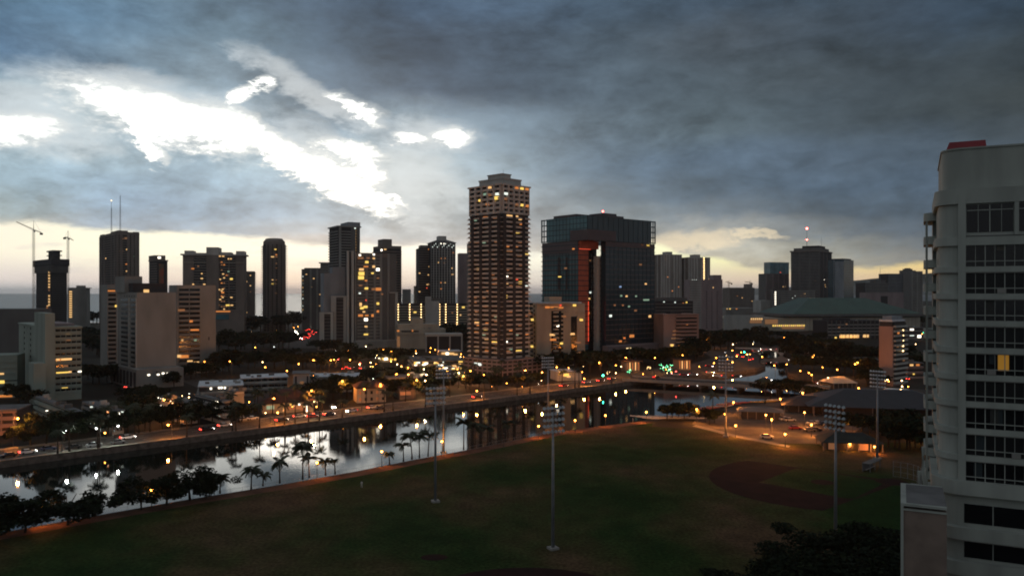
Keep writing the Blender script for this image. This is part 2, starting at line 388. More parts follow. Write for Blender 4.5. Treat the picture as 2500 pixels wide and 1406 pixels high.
def bldg(name, label, xl, xc, xr, ytop, Y, phi, wall, core=None, W=None, D=None, cat='building', z0=0.0, group=None, z1=None):
    phi = R(phi); O, W_, D_ = corner(xl, xc, xr, Y, phi, W, D)
    root = thing(name, (O[0], O[1], 0), phi, label, cat, group)
    v = Vol(root, O, W_, D_, z0, zt(ytop, Y) if z1 is None else z1, MW[wall], core=MW[core] if isinstance(core, str) else core)
    return v
def sub(v, xl, xc, xr, ytop, Y, wall, core=None, W=None, D=None, name='wing', z0=0.0, z1=None):
    O, W_, D_ = corner(xl, xc, xr, Y, v.phi, W, D)
    return Vol(v.root, O, W_, D_, z0, zt(ytop, Y) if z1 is None else z1, MW[wall], name=name, core=MW[core] if isinstance(core, str) else core)
def bands(v, f, fh=3.0, hh=1.2, out=.5, a=None, b=None, m=None, z0=None, z1=None, each=False, name='balcony'):
    """the floor bands (parapets or balcony fronts) of a face; each=True builds them one by one"""
    a = 0 if a is None else a; b = v.lenf(f) if b is None else b; z = (v.z0+fh) if z0 is None else z0; z1 = v.z1-.3 if z1 is None else z1
    m = m or v.wall; mb = MB(); n = 0
    while z+hh <= z1:
        if each: v.p(name, m, f, a, b, 0, out, z, z+hh)
        else: v.mb(mb, f, a, b, 0, out, z, z+hh); n += 1
        z += fh
    if n: mb.build('floor_band', m, v.root, kind='stuff')
def piers(v, f, at_, w=.9, out=.55, m=None, z0=None, z1=None, name='pier', each=True):
    m = m or v.wall; L = v.lenf(f); mb = MB()
    for s_ in at_:
        c = s_*L; a, b = max(c-w/2, 0), min(c+w/2, L)
        if each: v.p(name, m, f, a, b, 0, out, v.z0 if z0 is None else z0, v.z1 if z1 is None else z1)
        else: v.mb(mb, f, a, b, 0, out, v.z0 if z0 is None else z0, v.z1 if z1 is None else z1)
    if not each: mb.build('window_mullion', m, v.root, kind='stuff')
def slabs(v, fh=3.0, out=1.2, t=.35, faces='RL', m=None, z0=None, z1=None):
    """thin balcony slabs that stick out all round, seen as teeth against the sky"""
    m = m or v.wall; z = v.z0+fh if z0 is None else z0; z1 = v.z1 if z1 is None else z1; mb = MB()
    while z < z1-.5:
        mb.box(v.lx-out, v.lx+v.W+out, v.ly-out, v.ly+v.D+out, z, z+t); z += fh
    mb.build('balcony_slab', m, v.root, kind='stuff')
def roofbox(v, a0, a1, b0, b1, h, m=None, name='roof_house', dz=0):
    """a box on the roof, as fractions of the block's width and depth"""
    return piece(name, m or v.wall, v.root, v.lx+a0*v.W, v.lx+a1*v.W, v.ly+b0*v.D, v.ly+b1*v.D, v.z1+dz, v.z1+dz+h)
def ring(v, out=.5, h=.8, dz=-.4, m=None, name='parapet'):
    return piece(name, m or v.wall, v.root, v.lx-out, v.lx+v.W+out, v.ly-out, v.ly+v.D+out, v.z1+dz, v.z1+dz+h)
def mast(root, x, y, z0, z1, r=.25, beacon=False, name='antenna'):
    o = MB().bar((x, y, z0), (x, y, z1), r, 5, r*.4).build(name, STEEL, root)
    if beacon: MB().ball((x, y, z1+.4), .9 if beacon is True else beacon, 6, 4).build('beacon_lamp', EM['red'], o)
    return o
def lampcol(v, f, px, ys, m=None, r=.35, out=1.0):
    """a column of corridor lamps, one per floor"""
    for y in ys:
        t, z = v.hit(f, px, y)
        v.p('corridor_lamp', m or EM['bulb'], f, t-r, t+r, out-.3, out+.25, z-r, z+r)

# ================================================================ ground, canal, roads
canal_far = [bank(-420), bank(0), bank(120), bank(230), bank(300), (100, 462), (133.6, 486), (159, 512), (172, 535), (177, 560), (184, 580), (192, 605), (200, 640), (212, 705)]
canal_near = [(236, 700), (226, 660), (219, 617), (197, 560), (184, 529), (168, 480), (160, 440), (152, 400), (140, 380), G(1870, 978), G(1740, 990), G(1700, 1003), G(1690, 1012), G(1620, 1022), G(1570, 1027),
              G(1480, 1038), G(1350, 1055), G(1140, 1098), G(1000, 1124), G(870, 1150), G(700, 1180), G(440, 1222), G(200, 1264), G(0, 1300), (-106.5-302, 164-290)]
canal = canal_far+canal_near
grassy = mat('ground_soil', (.022, .02, .015), .95, var=.4, vscale=.03)
outer = [(-25000, -1300), (-25000, 700), (-6000, 900), (-1500, 1150), (-700, 1290), (-350, 1420), (300, 2100), (600, 3200), (1700, 4300), (6000, 5200), (25000, 6000), (25000, -1300)]
sheet('ground', outer, 0, grassy, holes=(canal,))
def watermat(name, rough, sc, bump, deep=(.004, .008, .008)):
    m = bpy.data.materials.new(name); m.use_nodes = True; nt = m.node_tree; b = nt.nodes['Principled BSDF']
    b.inputs['Base Color'].default_value = (*deep, 1); b.inputs['Roughness'].default_value = rough; b.inputs['IOR'].default_value = 1.34
    b.inputs['Specular IOR Level'].default_value = .5
    g = nt.nodes.new('ShaderNodeNewGeometry'); mp = nt.nodes.new('ShaderNodeMapping'); mp.inputs['Rotation'].default_value = (0, 0, -RD)
    mp.inputs['Scale'].default_value = (1, 1.5, 1); nt.links.new(g.outputs['Position'], mp.inputs[0])
    n1 = nt.nodes.new('ShaderNodeTexNoise'); n1.inputs['Scale'].default_value = sc; n1.inputs['Detail'].default_value = 5; nt.links.new(mp.outputs[0], n1.inputs['Vector'])
    n2 = nt.nodes.new('ShaderNodeTexNoise'); n2.inputs['Scale'].default_value = sc*.08; n2.inputs['Detail'].default_value = 3; nt.links.new(mp.outputs[0], n2.inputs['Vector'])
    mu = nt.nodes.new('ShaderNodeMath'); mu.operation = 'MULTIPLY'; nt.links.new(n1.outputs['Fac'], mu.inputs[0]); nt.links.new(n2.outputs['Fac'], mu.inputs[1])
    bp = nt.nodes.new('ShaderNodeBump'); bp.inputs['Strength'].default_value = bump; bp.inputs['Distance'].default_value = .05
    nt.links.new(mu.outputs[0], bp.inputs['Height']); nt.links.new(bp.outputs[0], b.inputs['Normal'])
    return m
sheet('canal_water', canal, -1.7, watermat('canal_water', .02, 1.3, .15))
sea_m = watermat('sea_water', .35, .05, .5, (.05, .055, .06))
sheet('sea', [(-25000, 300), (-25000, 25000), (25000, 25000), (25000, 2500)], -2.2, sea_m)
# canal walls
WALLM = mat('canal_wall_stone', (.12, .105, .09), .95, var=.3, vscale=.6)
def wall_strip(name, pts, z0, z1, th, m, side=1):
    mb = MB()
    for i in range(len(pts)-1):
        a = Vector(pts[i]); b = Vector(pts[i+1]); d = (b-a).normalized(); n = Vector((-d.y, d.x))*side
        mb.prism([tuple(a), tuple(b), tuple(b+n*th), tuple(a+n*th)] if side > 0 else [tuple(b), tuple(a), tuple(a+n*th), tuple(b+n*th)], z0, z1)
    return mb.build(name, m, kind='structure')
wall_strip('canal_wall_far', canal_far, -2.5, .35, .6, WALLM, 1)
wall_strip('canal_wall_near', canal_near, -2.5, .02, .4, mat('canal_near_wall_stone', (.05, .04, .032), .95, var=.3, vscale=.6), 1)
def strip(n0, n1, t0, t1, steps=1): return [bank(t0, n0), bank(t1, n0), bank(t1, n1), bank(t0, n1)]
sheet('pavement_canal', strip(.6, 4.2, -420, 300), .02, MW['pave'])
def kerb(name, n, t0, t1):
    mb = MB(); a = bank(t0, n); b = bank(t1, n); c = bank(t1, n+.3); d = bank(t0, n+.3); mb.prism([a, b, c, d], 0, .15); mb.build(name, MW['pave'], kind='structure')
kerb('kerb_canal', 4.2, -420, 300); kerb('kerb_inland', 20.2, -420, 300)
sheet('road', strip(4.5, 20.2, -420, 300), .03, MW['asphalt'])
PAINT = mat('worn_road_paint', (.45, .43, .38), .8, var=.3, vscale=2)
mb = MB()
t = -200
while t < 296:
    for n in (8.3, 12.2, 16.2):
        a = bank(t, n); b = bank(t+3, n); c = bank(t+3, n+.14); d = bank(t, n+.14); mb.prism([a, b, c, d], .034, .038)
    t += 9
mb.build('road_markings', PAINT, kind='structure')
sheet('pavement_inland', strip(20.5, 24, -420, 300), .05, MW['pave'])
# the avenue bends past the bridge head and follows the far arm of the canal
bend_in = [bank(296, .6), (99.6, 463), (133, 487.5), (157.6, 513), (170.6, 536), (175.5, 561), (182, 581), (190, 606), (197, 640), (209, 708)]
bend_out = [(150, 740), (160, 660), (152, 600), (128, 555), (98, 520), (62, 480), bank(296, 22)]
sheet('road_bend', bend_in+bend_out, .026, MW['asphalt'])
sheet('road_crossing', [bank(300, 3), (150, 398), (215, 372), (330, 330), (420, 300), (426, 314), (335, 346), (222, 390), (158, 416), bank(306, 22)][:0] or [(176, 398), (330, 352), (520, 300), (524, 316), (335, 368), (180, 416)], .024, MW['asphalt'])
ave = [(-215, 800), (-170, 790), (-215, 1060), (-262, 1250), (-330, 1250), (-262, 1000)]
sheet('road_avenue', [G(690, 850), G(790, 850), G(790, 800), G(775, 790), G(735, 790), G(715, 815)], .022, MW['asphalt'])
sheet('road_side_street', [bank(95, 20), bank(108, 20), bank(180, 420), bank(160, 420)], .018, MW['asphalt'])
sheet('road_park', [bank(222, 20), bank(236, 20), bank(236, 160), bank(222, 160)], .018, MW['asphalt'])

# near side: playing field, path, infields, car park
def fieldmat():
    m = bpy.data.materials.new('playing_field_grass'); m.use_nodes = True; nt = m.node_tree; b = nt.nodes['Principled BSDF']; b.inputs['Roughness'].default_value = .95
    b.inputs['Specular IOR Level'].default_value = .04
    g = nt.nodes.new('ShaderNodeNewGeometry')
    def nz(s, d, st=None):
        n = nt.nodes.new('ShaderNodeTexNoise'); n.inputs['Scale'].default_value = s; n.inputs['Detail'].default_value = d
        src = g.outputs['Position']
        if st:
            mp = nt.nodes.new('ShaderNodeMapping'); mp.inputs['Scale'].default_value = st; nt.links.new(src, mp.inputs[0]); src = mp.outputs[0]
        nt.links.new(src, n.inputs['Vector']); return n.outputs['Fac']
    def rmp(f, cols):
        r = nt.nodes.new('ShaderNodeValToRGB'); cr = r.color_ramp
        while len(cr.elements) < len(cols): cr.elements.new(.5)
        for i, (p, c) in enumerate(cols): cr.elements[i].position = p
        for i, (p, c) in enumerate(cols): cr.elements[i].color = (*c, 1)
        nt.links.new(f, r.inputs[0]); return r.outputs[0]
    big = rmp(nz(.028, 5, (1, .7, 1)), [(.38, (.010, .030, .007)), (.46, (.022, .040, .011)), (.54, (.044, .043, .016)), (.64, (.080, .050, .028))])
    fine = nz(1.4, 6); mid = nz(.16, 4)
    def mul(a, f, lo, hi):
        mr = nt.nodes.new('ShaderNodeMapRange'); mr.inputs[1].default_value = .3; mr.inputs[2].default_value = .7; mr.inputs[3].default_value = lo; mr.inputs[4].default_value = hi
        nt.links.new(f, mr.inputs[0]); v = nt.nodes.new('ShaderNodeVectorMath'); v.operation = 'SCALE'; nt.links.new(a, v.inputs[0]); nt.links.new(mr.outputs[0], v.inputs['Scale']); return v.outputs[0]
    nt.links.new(mul(mul(big, fine, .55, 1.4), mid, .75, 1.25), b.inputs['Base Color'])
    bp = nt.nodes.new('ShaderNodeBump'); bp.inputs['Strength'].default_value = .5; bp.inputs['Distance'].default_value = .15; nt.links.new(fine, bp.inputs['Height']); nt.links.new(bp.outputs[0], b.inputs['Normal'])
    return m
FG = fieldmat(); DIRT = mat('red_dirt', (.018, .0055, .0045), .95, var=.35, vscale=.25); PATH = mat('path_dirt', (.11, .055, .035), .95, var=.35, vscale=.2, detail=6)
bankpts = canal_near[9:]
def off(pts, d):
    r = []
    for i, p in enumerate(pts):
        a = Vector(pts[max(i-1, 0)]); b = Vector(pts[min(i+1, len(pts)-1)]); t_ = (b-a).normalized(); n = Vector((-t_.y, t_.x)); r.append((p[0]+n.x*d, p[1]+n.y*d))
    return r
rag = random.Random(3)
edge2 = off(canal_near[14:], 5.5)
sheet('grass_field', edge2+[(-300, -60), (-60, 30), (60, 20), (150, 60), (190, 200), (150, 262), (115, 262), (95, 276), (72, 285), (52, 293)], .02, FG)
pp = canal_near[14:]
sheet('path', [p for p in pp]+list(reversed(off(pp, 5.5))), .012, PATH)
# infield: mound M, radius 28.5 m, home plate to the east of it
MD = Vector(G(2008, 1177)); hv = Vector((1, .02)).normalized(); nv = Vector((-hv.y, hv.x)); HM = MD+hv*18.4
def loc2(a, b): v = MD+hv*a+nv*b; return (v.x, v.y)
arc = []
for i in range(37):
    an = R(45+270*i/36); a_, b_ = 29*math.cos(an), 29*math.sin(an)
    if a_ < 18.4-abs(b_)+1.5: arc.append((a_, b_))
poly = [loc2(*p) for p in arc]+[loc2(20, -1), loc2(20, 1)]
sheet('infield_dirt', poly, .035, DIRT)
sheet('infield_grass', [loc2(-17, 0), loc2(-15, 1.8), loc2(-1, 16.2), loc2(1, 16.2), loc2(15.5, 1.6), loc2(15.5, -1.6), loc2(1, -16.2), loc2(-1, -16.2), loc2(-15, -1.8)], .055, FG)
sheet('pitchers_mound', [loc2(2.9*math.cos(R(i*24)), 2.9*math.sin(R(i*24))) for i in range(15)], .075, DIRT)
sheet('home_plate_dirt', [(HM.x+4*math.cos(R(i*24)), HM.y+4*math.sin(R(i*24))) for i in range(15)], .07, DIRT)
c2 = Vector(G(1290, 1500)); sheet('infield_dirt_second', [(c2.x+21*math.cos(R(i*12)), c2.y+21*math.sin(R(i*12))) for i in range(30)], .035, DIRT)
c3 = Vector(G(1060, 1360)); sheet('worn_dirt_patch', [(c3.x+2.6*math.cos(R(i*24)), c3.y+1.8*math.sin(R(i*24))) for i in range(15)], .03, DIRT)
sheet('parking_lot', [G(1700, 1020), G(1800, 990), G(1960, 975), G(2070, 1000), G(2110, 1040), G(2040, 1085), G(1880, 1080), G(1760, 1052), G(1690, 1035)], .03, mat('car_park_asphalt', (.075, .066, .058), .9, var=.3, vscale=.15))
sheet('path_park', [G(1690, 1040), G(1700, 1037), G(1800, 1062), G(1930, 1088), G(1925, 1092), G(1795, 1067)], .04, MW['pave'])
# first bridge
A = Vector(bank(300, 1.5)); Bq = Vector((153, 394)); d = (Bq-A).normalized(); n = Vector((-d.y, d.x))
br = thing('road_bridge', (A.x, A.y, 0), math.atan2(d.y, d.x), 'low road bridge across the canal with tail lamps on its deck', 'bridge')
L = (Bq-A).length
MB().box(-4, L+4, 0, 17, .1, .9).build('deck', MW['grey2'], br); MB().box(-4, L+4, .2, 16.8, .904, .908).build('roadway', MW['asphalt'], br)
for y0 in (-.3, 17):
    MB().box(-4, L+4, y0, y0+.3, .2, 1.75).build('parapet', MW['grey'], br)
    mb = MB(); x = -3
    while x < L+4: mb.box(x, x+.35, y0-.06, y0+.36, .9, 1.9); x += 3
    mb.build('parapet_post', MW['grey'], br, kind='stuff')
for k in range(1, 5): MB().box(L*k/5-.6, L*k/5+.6, .8, 16.2, -2.6, .1).build('pier', MW['grey2'], br)
# far bridge with arches
A2 = Vector((200, 655)); B2 = Vector((262, 628)); d = (B2-A2).normalized(); L = (B2-A2).length
b2 = thing('arched_bridge', (A2.x, A2.y, 0), math.atan2(d.y, d.x), 'far stone bridge with low dark arches beyond the avenue bend', 'bridge')
def archp(x0, x1, zt_, h):
    pts_ = [(x0, -2.4), (x0, zt_), (x1, zt_), (x1, -2.4)]
    mbp = MB(); poly_ = [(x0, zt_)]; m_ = (x0+x1)/2; r_ = (x1-x0)/2-1.2
    prof = [(m_-r_*math.cos(R(a)), -1.6+(h+1.2)*math.sin(R(a))) for a in range(0, 181, 15)]
    for i in range(len(prof)-1):
        (xa, za), (xb, zb) = prof[i], prof[i+1]
        mbp.add([(xa, 0, za), (xb, 0, zb), (xb, 0, zt_), (xa, 0, zt_), (xa, 12, za), (xb, 12, zb), (xb, 12, zt_), (xa, 12, zt_)], [(0, 1, 2, 3), (7, 6, 5, 4), (0, 4, 5, 1), (3, 2, 6, 7)])
    mbp.box(x0, x0+1.2, 0, 12, -2.4, zt_); mbp.box(x1-1.2, x1, 0, 12, -2.4, zt_); return mbp
for k in range(3): archp(L*k/3, L*(k+1)/3, 2.6, 2.2).build('arch', MW['tan'], b2)
MB().box(-14, L+14, -.3, 12.3, 2.605, 3.0).build('deck', MW['tan'], b2); MB().box(-14, L+14, -.35, -.05, 3.003, 3.9).build('parapet', MW['tan'], b2)
# hills beyond the bay
def hills(name, prof, Y, depth):
    vs_, fs, n_ = [], [], len(prof); rnd = random.Random(5)
    for r, (yy, k) in enumerate(((Y, 0), (Y+depth*.3, .6), (Y+depth*.6, 1), (Y+depth, .5))):
        for px, py in prof: vs_.append((at(px, Y)*yy/Y, yy, -3 if r == 0 else k*(max(zt(py, Y), 1)*yy/Y*1.0+rnd.uniform(-15, 15))))
    for r in range(3): fs += [(r*n_+i, r*n_+i+1, (r+1)*n_+i+1, (r+1)*n_+i) for i in range(n_-1)]
    me = bpy.data.meshes.new(name); me.from_pydata(vs_, [], fs); me.materials.append(mat('hill_scrub', (.05, .055, .045), .95, var=.2, vscale=.002))
    me.polygons.foreach_set('use_smooth', [True]*len(me.polygons)); o = bpy.data.objects.new(name, me); link(o); tag(o, kind='structure')
hills('hills', [(1600, 714), (1700, 711), (1760, 709), (1830, 706), (1900, 704), (1960, 700), (2020, 694), (2070, 688), (2100, 684), (2130, 680), (2180, 679), (2230, 672), (2300, 664), (2400, 655), (2600, 650), (2900, 660), (3300, 680)], 14000, 6000)

# ================================================================ buildings
RN = random.Random(11)
ys = lambda a, b, n: [a+(b-a)*i/(n-1) for i in range(n)]

# ---- the main apartment tower with dark stripes
v = bldg('apartment_tower', 'tallest tower, beige balconies between dark vertical stripes, many lit windows', 1147, 1225, 1290, 521, 482, 45, 'brown', core=GL2)
def stripes(v, f, strs, nb, z0, z1, fh=2.87):
    L = v.lenf(f); edges = [0]+[c for s_ in strs for c in (v.hit(f, s_, 600)[0]-1.15, v.hit(f, s_, 600)[0]+1.15)]+[L]
    edges = [min(max(e, 0), L) for e in edges]
    for s_ in strs:
        c = v.hit(f, s_, 600)[0]; v.p('stripe', MW['charcoal'], f, max(c-1.15, 0), min(c+1.15, L), 0, 1.9, z0, z1)
    z = z0
    while z < z1-1.5:
        for i in range(0, len(edges), 2):
            a, b = edges[i], edges[i+1]
            if b-a > 1: v.p('balcony', MW['tan'], f, a+.1, b-.1, 0, 1.5, z, z+1.05)
        z += fh
stripes(v, 'L', [1222, 1201, 1178, 1158], 5, 6.5, v.z1)
stripes(v, 'R', [1228, 1251, 1274], 4, 6.5, v.z1)
slabs(v, 2.87, 1.3, .3, m=MW['tan'], z0=6.5)
up = sub(v, 1149, 1225, 1289, 450, 482.6, 'tan', core=GL2, name='upper_storeys', z0=v.z1)
for f in 'LR':
    z = up.z0+.2; L = up.lenf(f)
    while z < up.z1-1: up.p('balcony', MW['tan'], f, 0, L, 0, 1.3, z, z+1.35); z += 2.87
    piers(up, f, [0, .2, .4, .6, .8, 1], 1.3, 1.45, m=MW['tan'])
ring(up, 1.4, .9, m=MW['tan'])
c1 = sub(v, 1170, 1228, 1272, 435, 489, 'tan', name='penthouse', z0=up.z1); ring(c1, .4, .8, m=MW['tan'])
c2_ = sub(v, 1191, 1226, 1247, 424, 493, 'tan', name='lift_house', z0=c1.z1); ring(c2_, .4, .6, m=MW['tan'])
mast(v.root, c2_.lx+3, c2_.ly+2, c2_.z1, c2_.z1+3.5, .12); mast(v.root, c2_.lx+6, c2_.ly+5, c2_.z1, c2_.z1+2.2, .1)
up.lit([('L', 1197, 452, 'w'), ('L', 1187, 475, 'g'), ('L', 1199, 476, 'd'), ('L', 1217, 474, 'c', 3), ('R', 1230, 473, 'c', 4), ('L', 1213, 484, 'y', 4, 1.8), ('L', 1175, 490, 'y'), ('L', 1193, 499, 'o'), ('R', 1260, 457, 'o'), ('R', 1272, 457, 'y'), ('R', 1284, 459, 'o'),
        ('R', 1230, 486, 'd', 3), ('R', 1260, 500, 'd', 4), ('R', 1271, 501, 'y'), ('R', 1284, 503, 'o')], w=2.4, out=1.35)
v.lit([('R', 1243, 521, 'w', 5), ('R', 1258, 523, 'w', 3), ('R', 1270, 535, 'w', 3), ('R', 1272, 547, 'o'), ('L', 1187, 532, 'o', 3.2), ('L', 1214, 531, 'd', 5), ('R', 1261, 567, 'y', 3), ('L', 1166, 591, 'd', 4), ('R', 1269, 591, 'd', 3), ('R', 1257, 601, 'o', 3.5),
       ('R', 1244, 612, 'd', 3), ('R', 1283, 622, 'y', 3), ('R', 1268, 624, 'd', 4), ('R', 1271, 647, 'd', 3), ('L', 1170, 657, 'w', 2.5), ('R', 1234, 677, 'b', 2.4, 1.8), ('L', 1212, 680, 'd', 4), ('R', 1260, 682, 'r', 1.2, 1), ('R', 1270, 690, 'y', 3, 1.6), ('R', 1232, 691, 'w', 4), ('L', 1211, 692, 'd', 5),
       ('L', 1175, 690, 'w', 1.8, 1.6), ('L', 1193, 712, 'o', 2), ('R', 1232, 724, 'y', 2.4, 1.8), ('R', 1247, 699, 'd', 3), ('R', 1263, 700, 'd', 3), ('L', 1166, 788, 'w', 3), ('L', 1192, 790, 'o', 2.5), ('L', 1187, 803, 'y', 2.2), ('L', 1165, 812, 'o', 2.4), ('L', 1190, 826, 'w', 2.5), ('L', 1187, 802, 'd', 3),
       ('L', 1211, 836, 'y', 5), ('R', 1232, 836, 'b', 2.8, 1.8), ('L', 1166, 857, 'w', 2), ('L', 1191, 858, 'o', 3), ('R', 1262, 857, 'y', 6), ('R', 1238, 858, 'd', 3), ('L', 1186, 747, 'd', 3), ('L', 1165, 760, 'd', 2), ('R', 1237, 760, 'd', 3), ('L', 1210, 770, 'd', 3), ('R', 1265, 780, 'd', 3), ('R', 1283, 699, 'c', 1.5)], w=2.4, out=1.2)
v.scatter('L', 20, RN, 'ddddog', 1.8, 1.2, 2.87, 8, v.z1-2, out=1.15); v.scatter('R', 18, RN, 'ddddog', 1.8, 1.2, 2.87, 8, v.z1-2, out=1.15)
MAIN = v
pod = sub(v, 1133, 1226, 1322, 880, 470, 'mauve', core=GL2, name='parking_podium')
for f in 'LR':
    z = 1.6
    while z < pod.z1: pod.p('parapet', MW['mauve'], f, 0, pod.lenf(f), 0, .5, z, z+1.05); z += 2.3
    piers(pod, f, [i/8 for i in range(9)], .8, .45, m=MW['mauve'])
pod.lit([('L', 1163, 888, 'c', 2.6, 1.6), ('L', 1172, 889, 'c', 2.6, 1.6)], out=.6)
slim = bldg('apartment_slab', 'narrow brown slab showing just behind the edge of the tallest tower', 1118, 1121, 1150, 618, 1050, 12, 'mauve', D=16)
piers(slim, 'R', [0, .5, 1], 2, .6)
slim2 = sub(slim, 1143, 1144, 1151, 594, 700, 'grey2', D=10); bands(slim2, 'R', 3)

# ---- glass office pair joined at the top
v = bldg('glass_office_block', 'dark glass twin office block joined at the top with a red lit slot between', 1321, 1434, 1601, 526, 592, 40, 'dteal', core='dteal', z0=zt(586, 592))
gb = v
gl = Vol(v.root, (at(1410, 604), 604), 1, 1, 0, 1, MW['teal'], core=MW['teal']); bpy.data.objects.remove(gl.core)
c_, s_ = math.cos(v.phi), math.sin(v.phi)
def lo(a, b): return (v.O[0]+c_*a-s_*b, v.O[1]+s_*a+c_*b)
yc = v.hit('L', 1410, 600)[0]; xs = v.hit('R', 1480, 600)[0]
bpy.data.objects.remove(v.core); WU, DU = v.W, v.D; v.core = piece('wall', MW['dteal'], v.root, 0, WU-5.5, 0, DU-6.5, v.z0, v.z1)
piece('left_face_reflection', MW['teal'], v.root, -.12, -.01, .2, DU-6.6, v.z0+.2, v.z1-.2)  # reflection on the left face is put into this lighter teal
for k in range(5):
    z = v.z0+.2+k*(v.z1-v.z0-1.2)/4
    piece('end_frame_rail', MW['dteal'], v.root, 0, .8, DU-6.5, DU, z, z+.8); piece('end_frame_rail', MW['dteal'], v.root, WU-5.5, WU, 0, .8, z, z+.8)
for d_ in (DU-.9, DU-3.4): piece('end_frame_post', MW['dteal'], v.root, .01, .79, d_, d_+(.9 if d_ > DU-1 else .4), v.z0, v.z1)
for d_ in (WU-.9, WU-3.2): piece('end_frame_post', MW['dteal'], v.root, d_, d_+(.9 if d_ > WU-1 else .4), .01, .79, v.z0, v.z1)
def lxp(px, yl):          # local x at depth yl that shows at photo column px
    u = (px-CX)/F; c, n = math.cos(v.phi), math.sin(v.phi); ox, oy = v.O[0]-n*yl, v.O[1]+c*yl
    return (u*oy-ox)/(c-u*n)
zb = v.z0
LW = lxp(1436, yc)-.8; left = Vol(v.root, lo(.8, yc), LW, v.D-yc-.8, 0, zb-.1, MW['dteal'], 'lower_wing', MW['teal'])  # lighter teal here also carries the left face's reflection
right = Vol(v.root, lo(xs, .8), v.W-xs-.8, 5, 0, zb-.1, MW['dteal'], 'lower_wing', MW['dteal']); x2_ = lxp(1483, 22); right2 = Vol(v.root, lo(x2_, 5.9), v.W-x2_-.8, 15.9, 0, zb-.1, MW['dteal'], 'lower_wing', MW['dteal'])
core_ = Vol(v.root, lo(lxp(1457, 7), 7), lxp(1481, 7)-lxp(1457, 7), 3.6, 0, zt(627, 622), MW['white2'], 'lift_core')
back = Vol(v.root, lo(lxp(1434, 31), 31), lxp(1457, 31)-lxp(1434, 31)-.2, 3, 0, zt(606, 625), MW['dteal'], 'rear_wing', MW['dteal'])
for k in range(22): core_.p('vent', MW['charcoal'], 'L', 3, 6, 0, .15, 12+k*4, 13+k*4)
piece('red_lit_wall', MW['red'], v.root, left.lx, left.lx+LW, left.ly-.35, left.ly-.05, 10, zb-1)  # red light in the slot is put into this wall's colour
piece('neon_strip', EM['r'], v.root, left.lx+LW-.5, left.lx+LW, left.ly-.7, left.ly-.4, 12, zt(735, 610))
piece('neon_strip', EM['r'], v.root, left.lx+.6, left.lx+LW+2, left.ly-.8, left.ly-.4, zb-6.4, zb-6.0)
piece('link_beam', MW['red'], v.root, left.lx+.4, xs+.5, left.ly-2, left.ly+8, zb-6, zb-.2)
piece('crossbeam', MW['purple'], v.root, -.9, v.hit('R', 1502, 560)[0], -.9, -.3, zt(585, 592), zt(560, 592))
piece('crossbeam', MW['purple'], v.root, -.9, -.3, -.3, v.hit('L', 1394, 560)[0], zt(585, 592), zt(560, 592))
for px in (1444, 1453):
    t = lxp(px, 30.3); piece('mullion_rail', MW['white2'], v.root, t, t+.45, 30.3, 30.8, 20, zt(615, 620))
for f, vv in (('L', v), ('R', v), ('L', left), ('R', right)):
    z = vv.z0+1
    while z < vv.z1-1: vv.p('floor_band', MW['purple'] if vv is not v else MW['dteal'], f, 0, vv.lenf(f)-(6.5 if vv is v else 0), 0, .18, z, z+.55); z += 3.9
    piers(vv, f, [i/12*(.87 if vv is v else 1) for i in range(13)], .3, .28, m=MW['dteal'])
for k in range(4):       # the open frames at both ends of the top storeys
    z = v.z0+2.2+k*3.6
    pass
left.p('panel', MW['purple'], 'L', 0, left.D, .3, .5, zb-9, zb-.2); right.p('panel', MW['purple'], 'R', 0, right.W, .3, .5, zb-4, zb-.2)
left.p('window_column', MW['charcoal'], 'L', left.D*.48, left.D*.55, .3, .45, 52, zb-12); left.p('window_column', MW['charcoal'], 'L', left.D*.28, left.D*.32, .3, .45, 52, zb-12)
slabs(right, 3.9, .45, .5, m=MW['dteal']); slabs(left, 3.9, .8, .5, m=MW['dteal'])
for px0, px1, b0, b1 in ((1409, 1437, .3, .6), (1468, 1500, .1, .4)):
    a = v.hit('R', px1, 520)[0]
roofbox(v, -.0+.02, .3, .25, .75, 2.2, MW['purple']); roofbox(v, .32, .62, .15, .6, 2.6, MW['purple']); roofbox(v, .36, .55, .2, .5, 1.9, MW['purple'], dz=2.6)
mast(v.root, v.W*.42, v.D*.3, v.z1+4, v.z1+6, .15, beacon=.6)
right.lit([('R', 1567, 597, 'o', 2.5), ('R', 1581, 596, 'y', 3.5), ('R', 1523, 597, 'd', 3), ('R', 1563, 646, 'd', 3), ('R', 1576, 693, 'w', 2), ('R', 1514, 700, 't', 2), ('R', 1529, 723, 'w', 2), ('R', 1516, 722, 'g'), ('R', 1552, 723, 'g', 2), ('R', 1577, 732, 'g', 7), ('R', 1490, 771, 'c', 2.6, 1.8),
           ('R', 1586, 772, 'w', 2.6, 2), ('R', 1542, 820, 'o', 5, 2.2), ('R', 1514, 833, 'o', 3), ('R', 1524, 825, 'o', 2), ('R', 1508, 853, 'y', 3), ('R', 1530, 853, 'w', 4.5), ('R', 1565, 853, 'd', 2), ('R', 1551, 758, 'd', 3), ('R', 1500, 745, 'd', 2), ('R', 1520, 745, 'd', 2), ('R', 1535, 748, 'g', 2)], out=.5)
left.lit([('L', 1367, 675, 'y', 3), ('L', 1401, 608, 'o', 2.6), ('L', 1382, 655, 'd', 3)], out=.55)
back.lit([('R', 1440, 636, 'd'), ('R', 1441, 714, 'c'), ('R', 1438, 729, 'w'), ('R', 1453, 742, 'c'), ('R', 1437, 764, 'o')], w=1.8)
piece('entrance_block', MW['mauve'], v.root, xs-4, v.W+6, -6, 0, 0, 9)
for f in 'R':
    for k in range(3): piece('canopy_edge', MW['mauve'], v.root, xs-5, v.W+7, -7, -6.2, 2.4+k*2.7, 3.6+k*2.7)
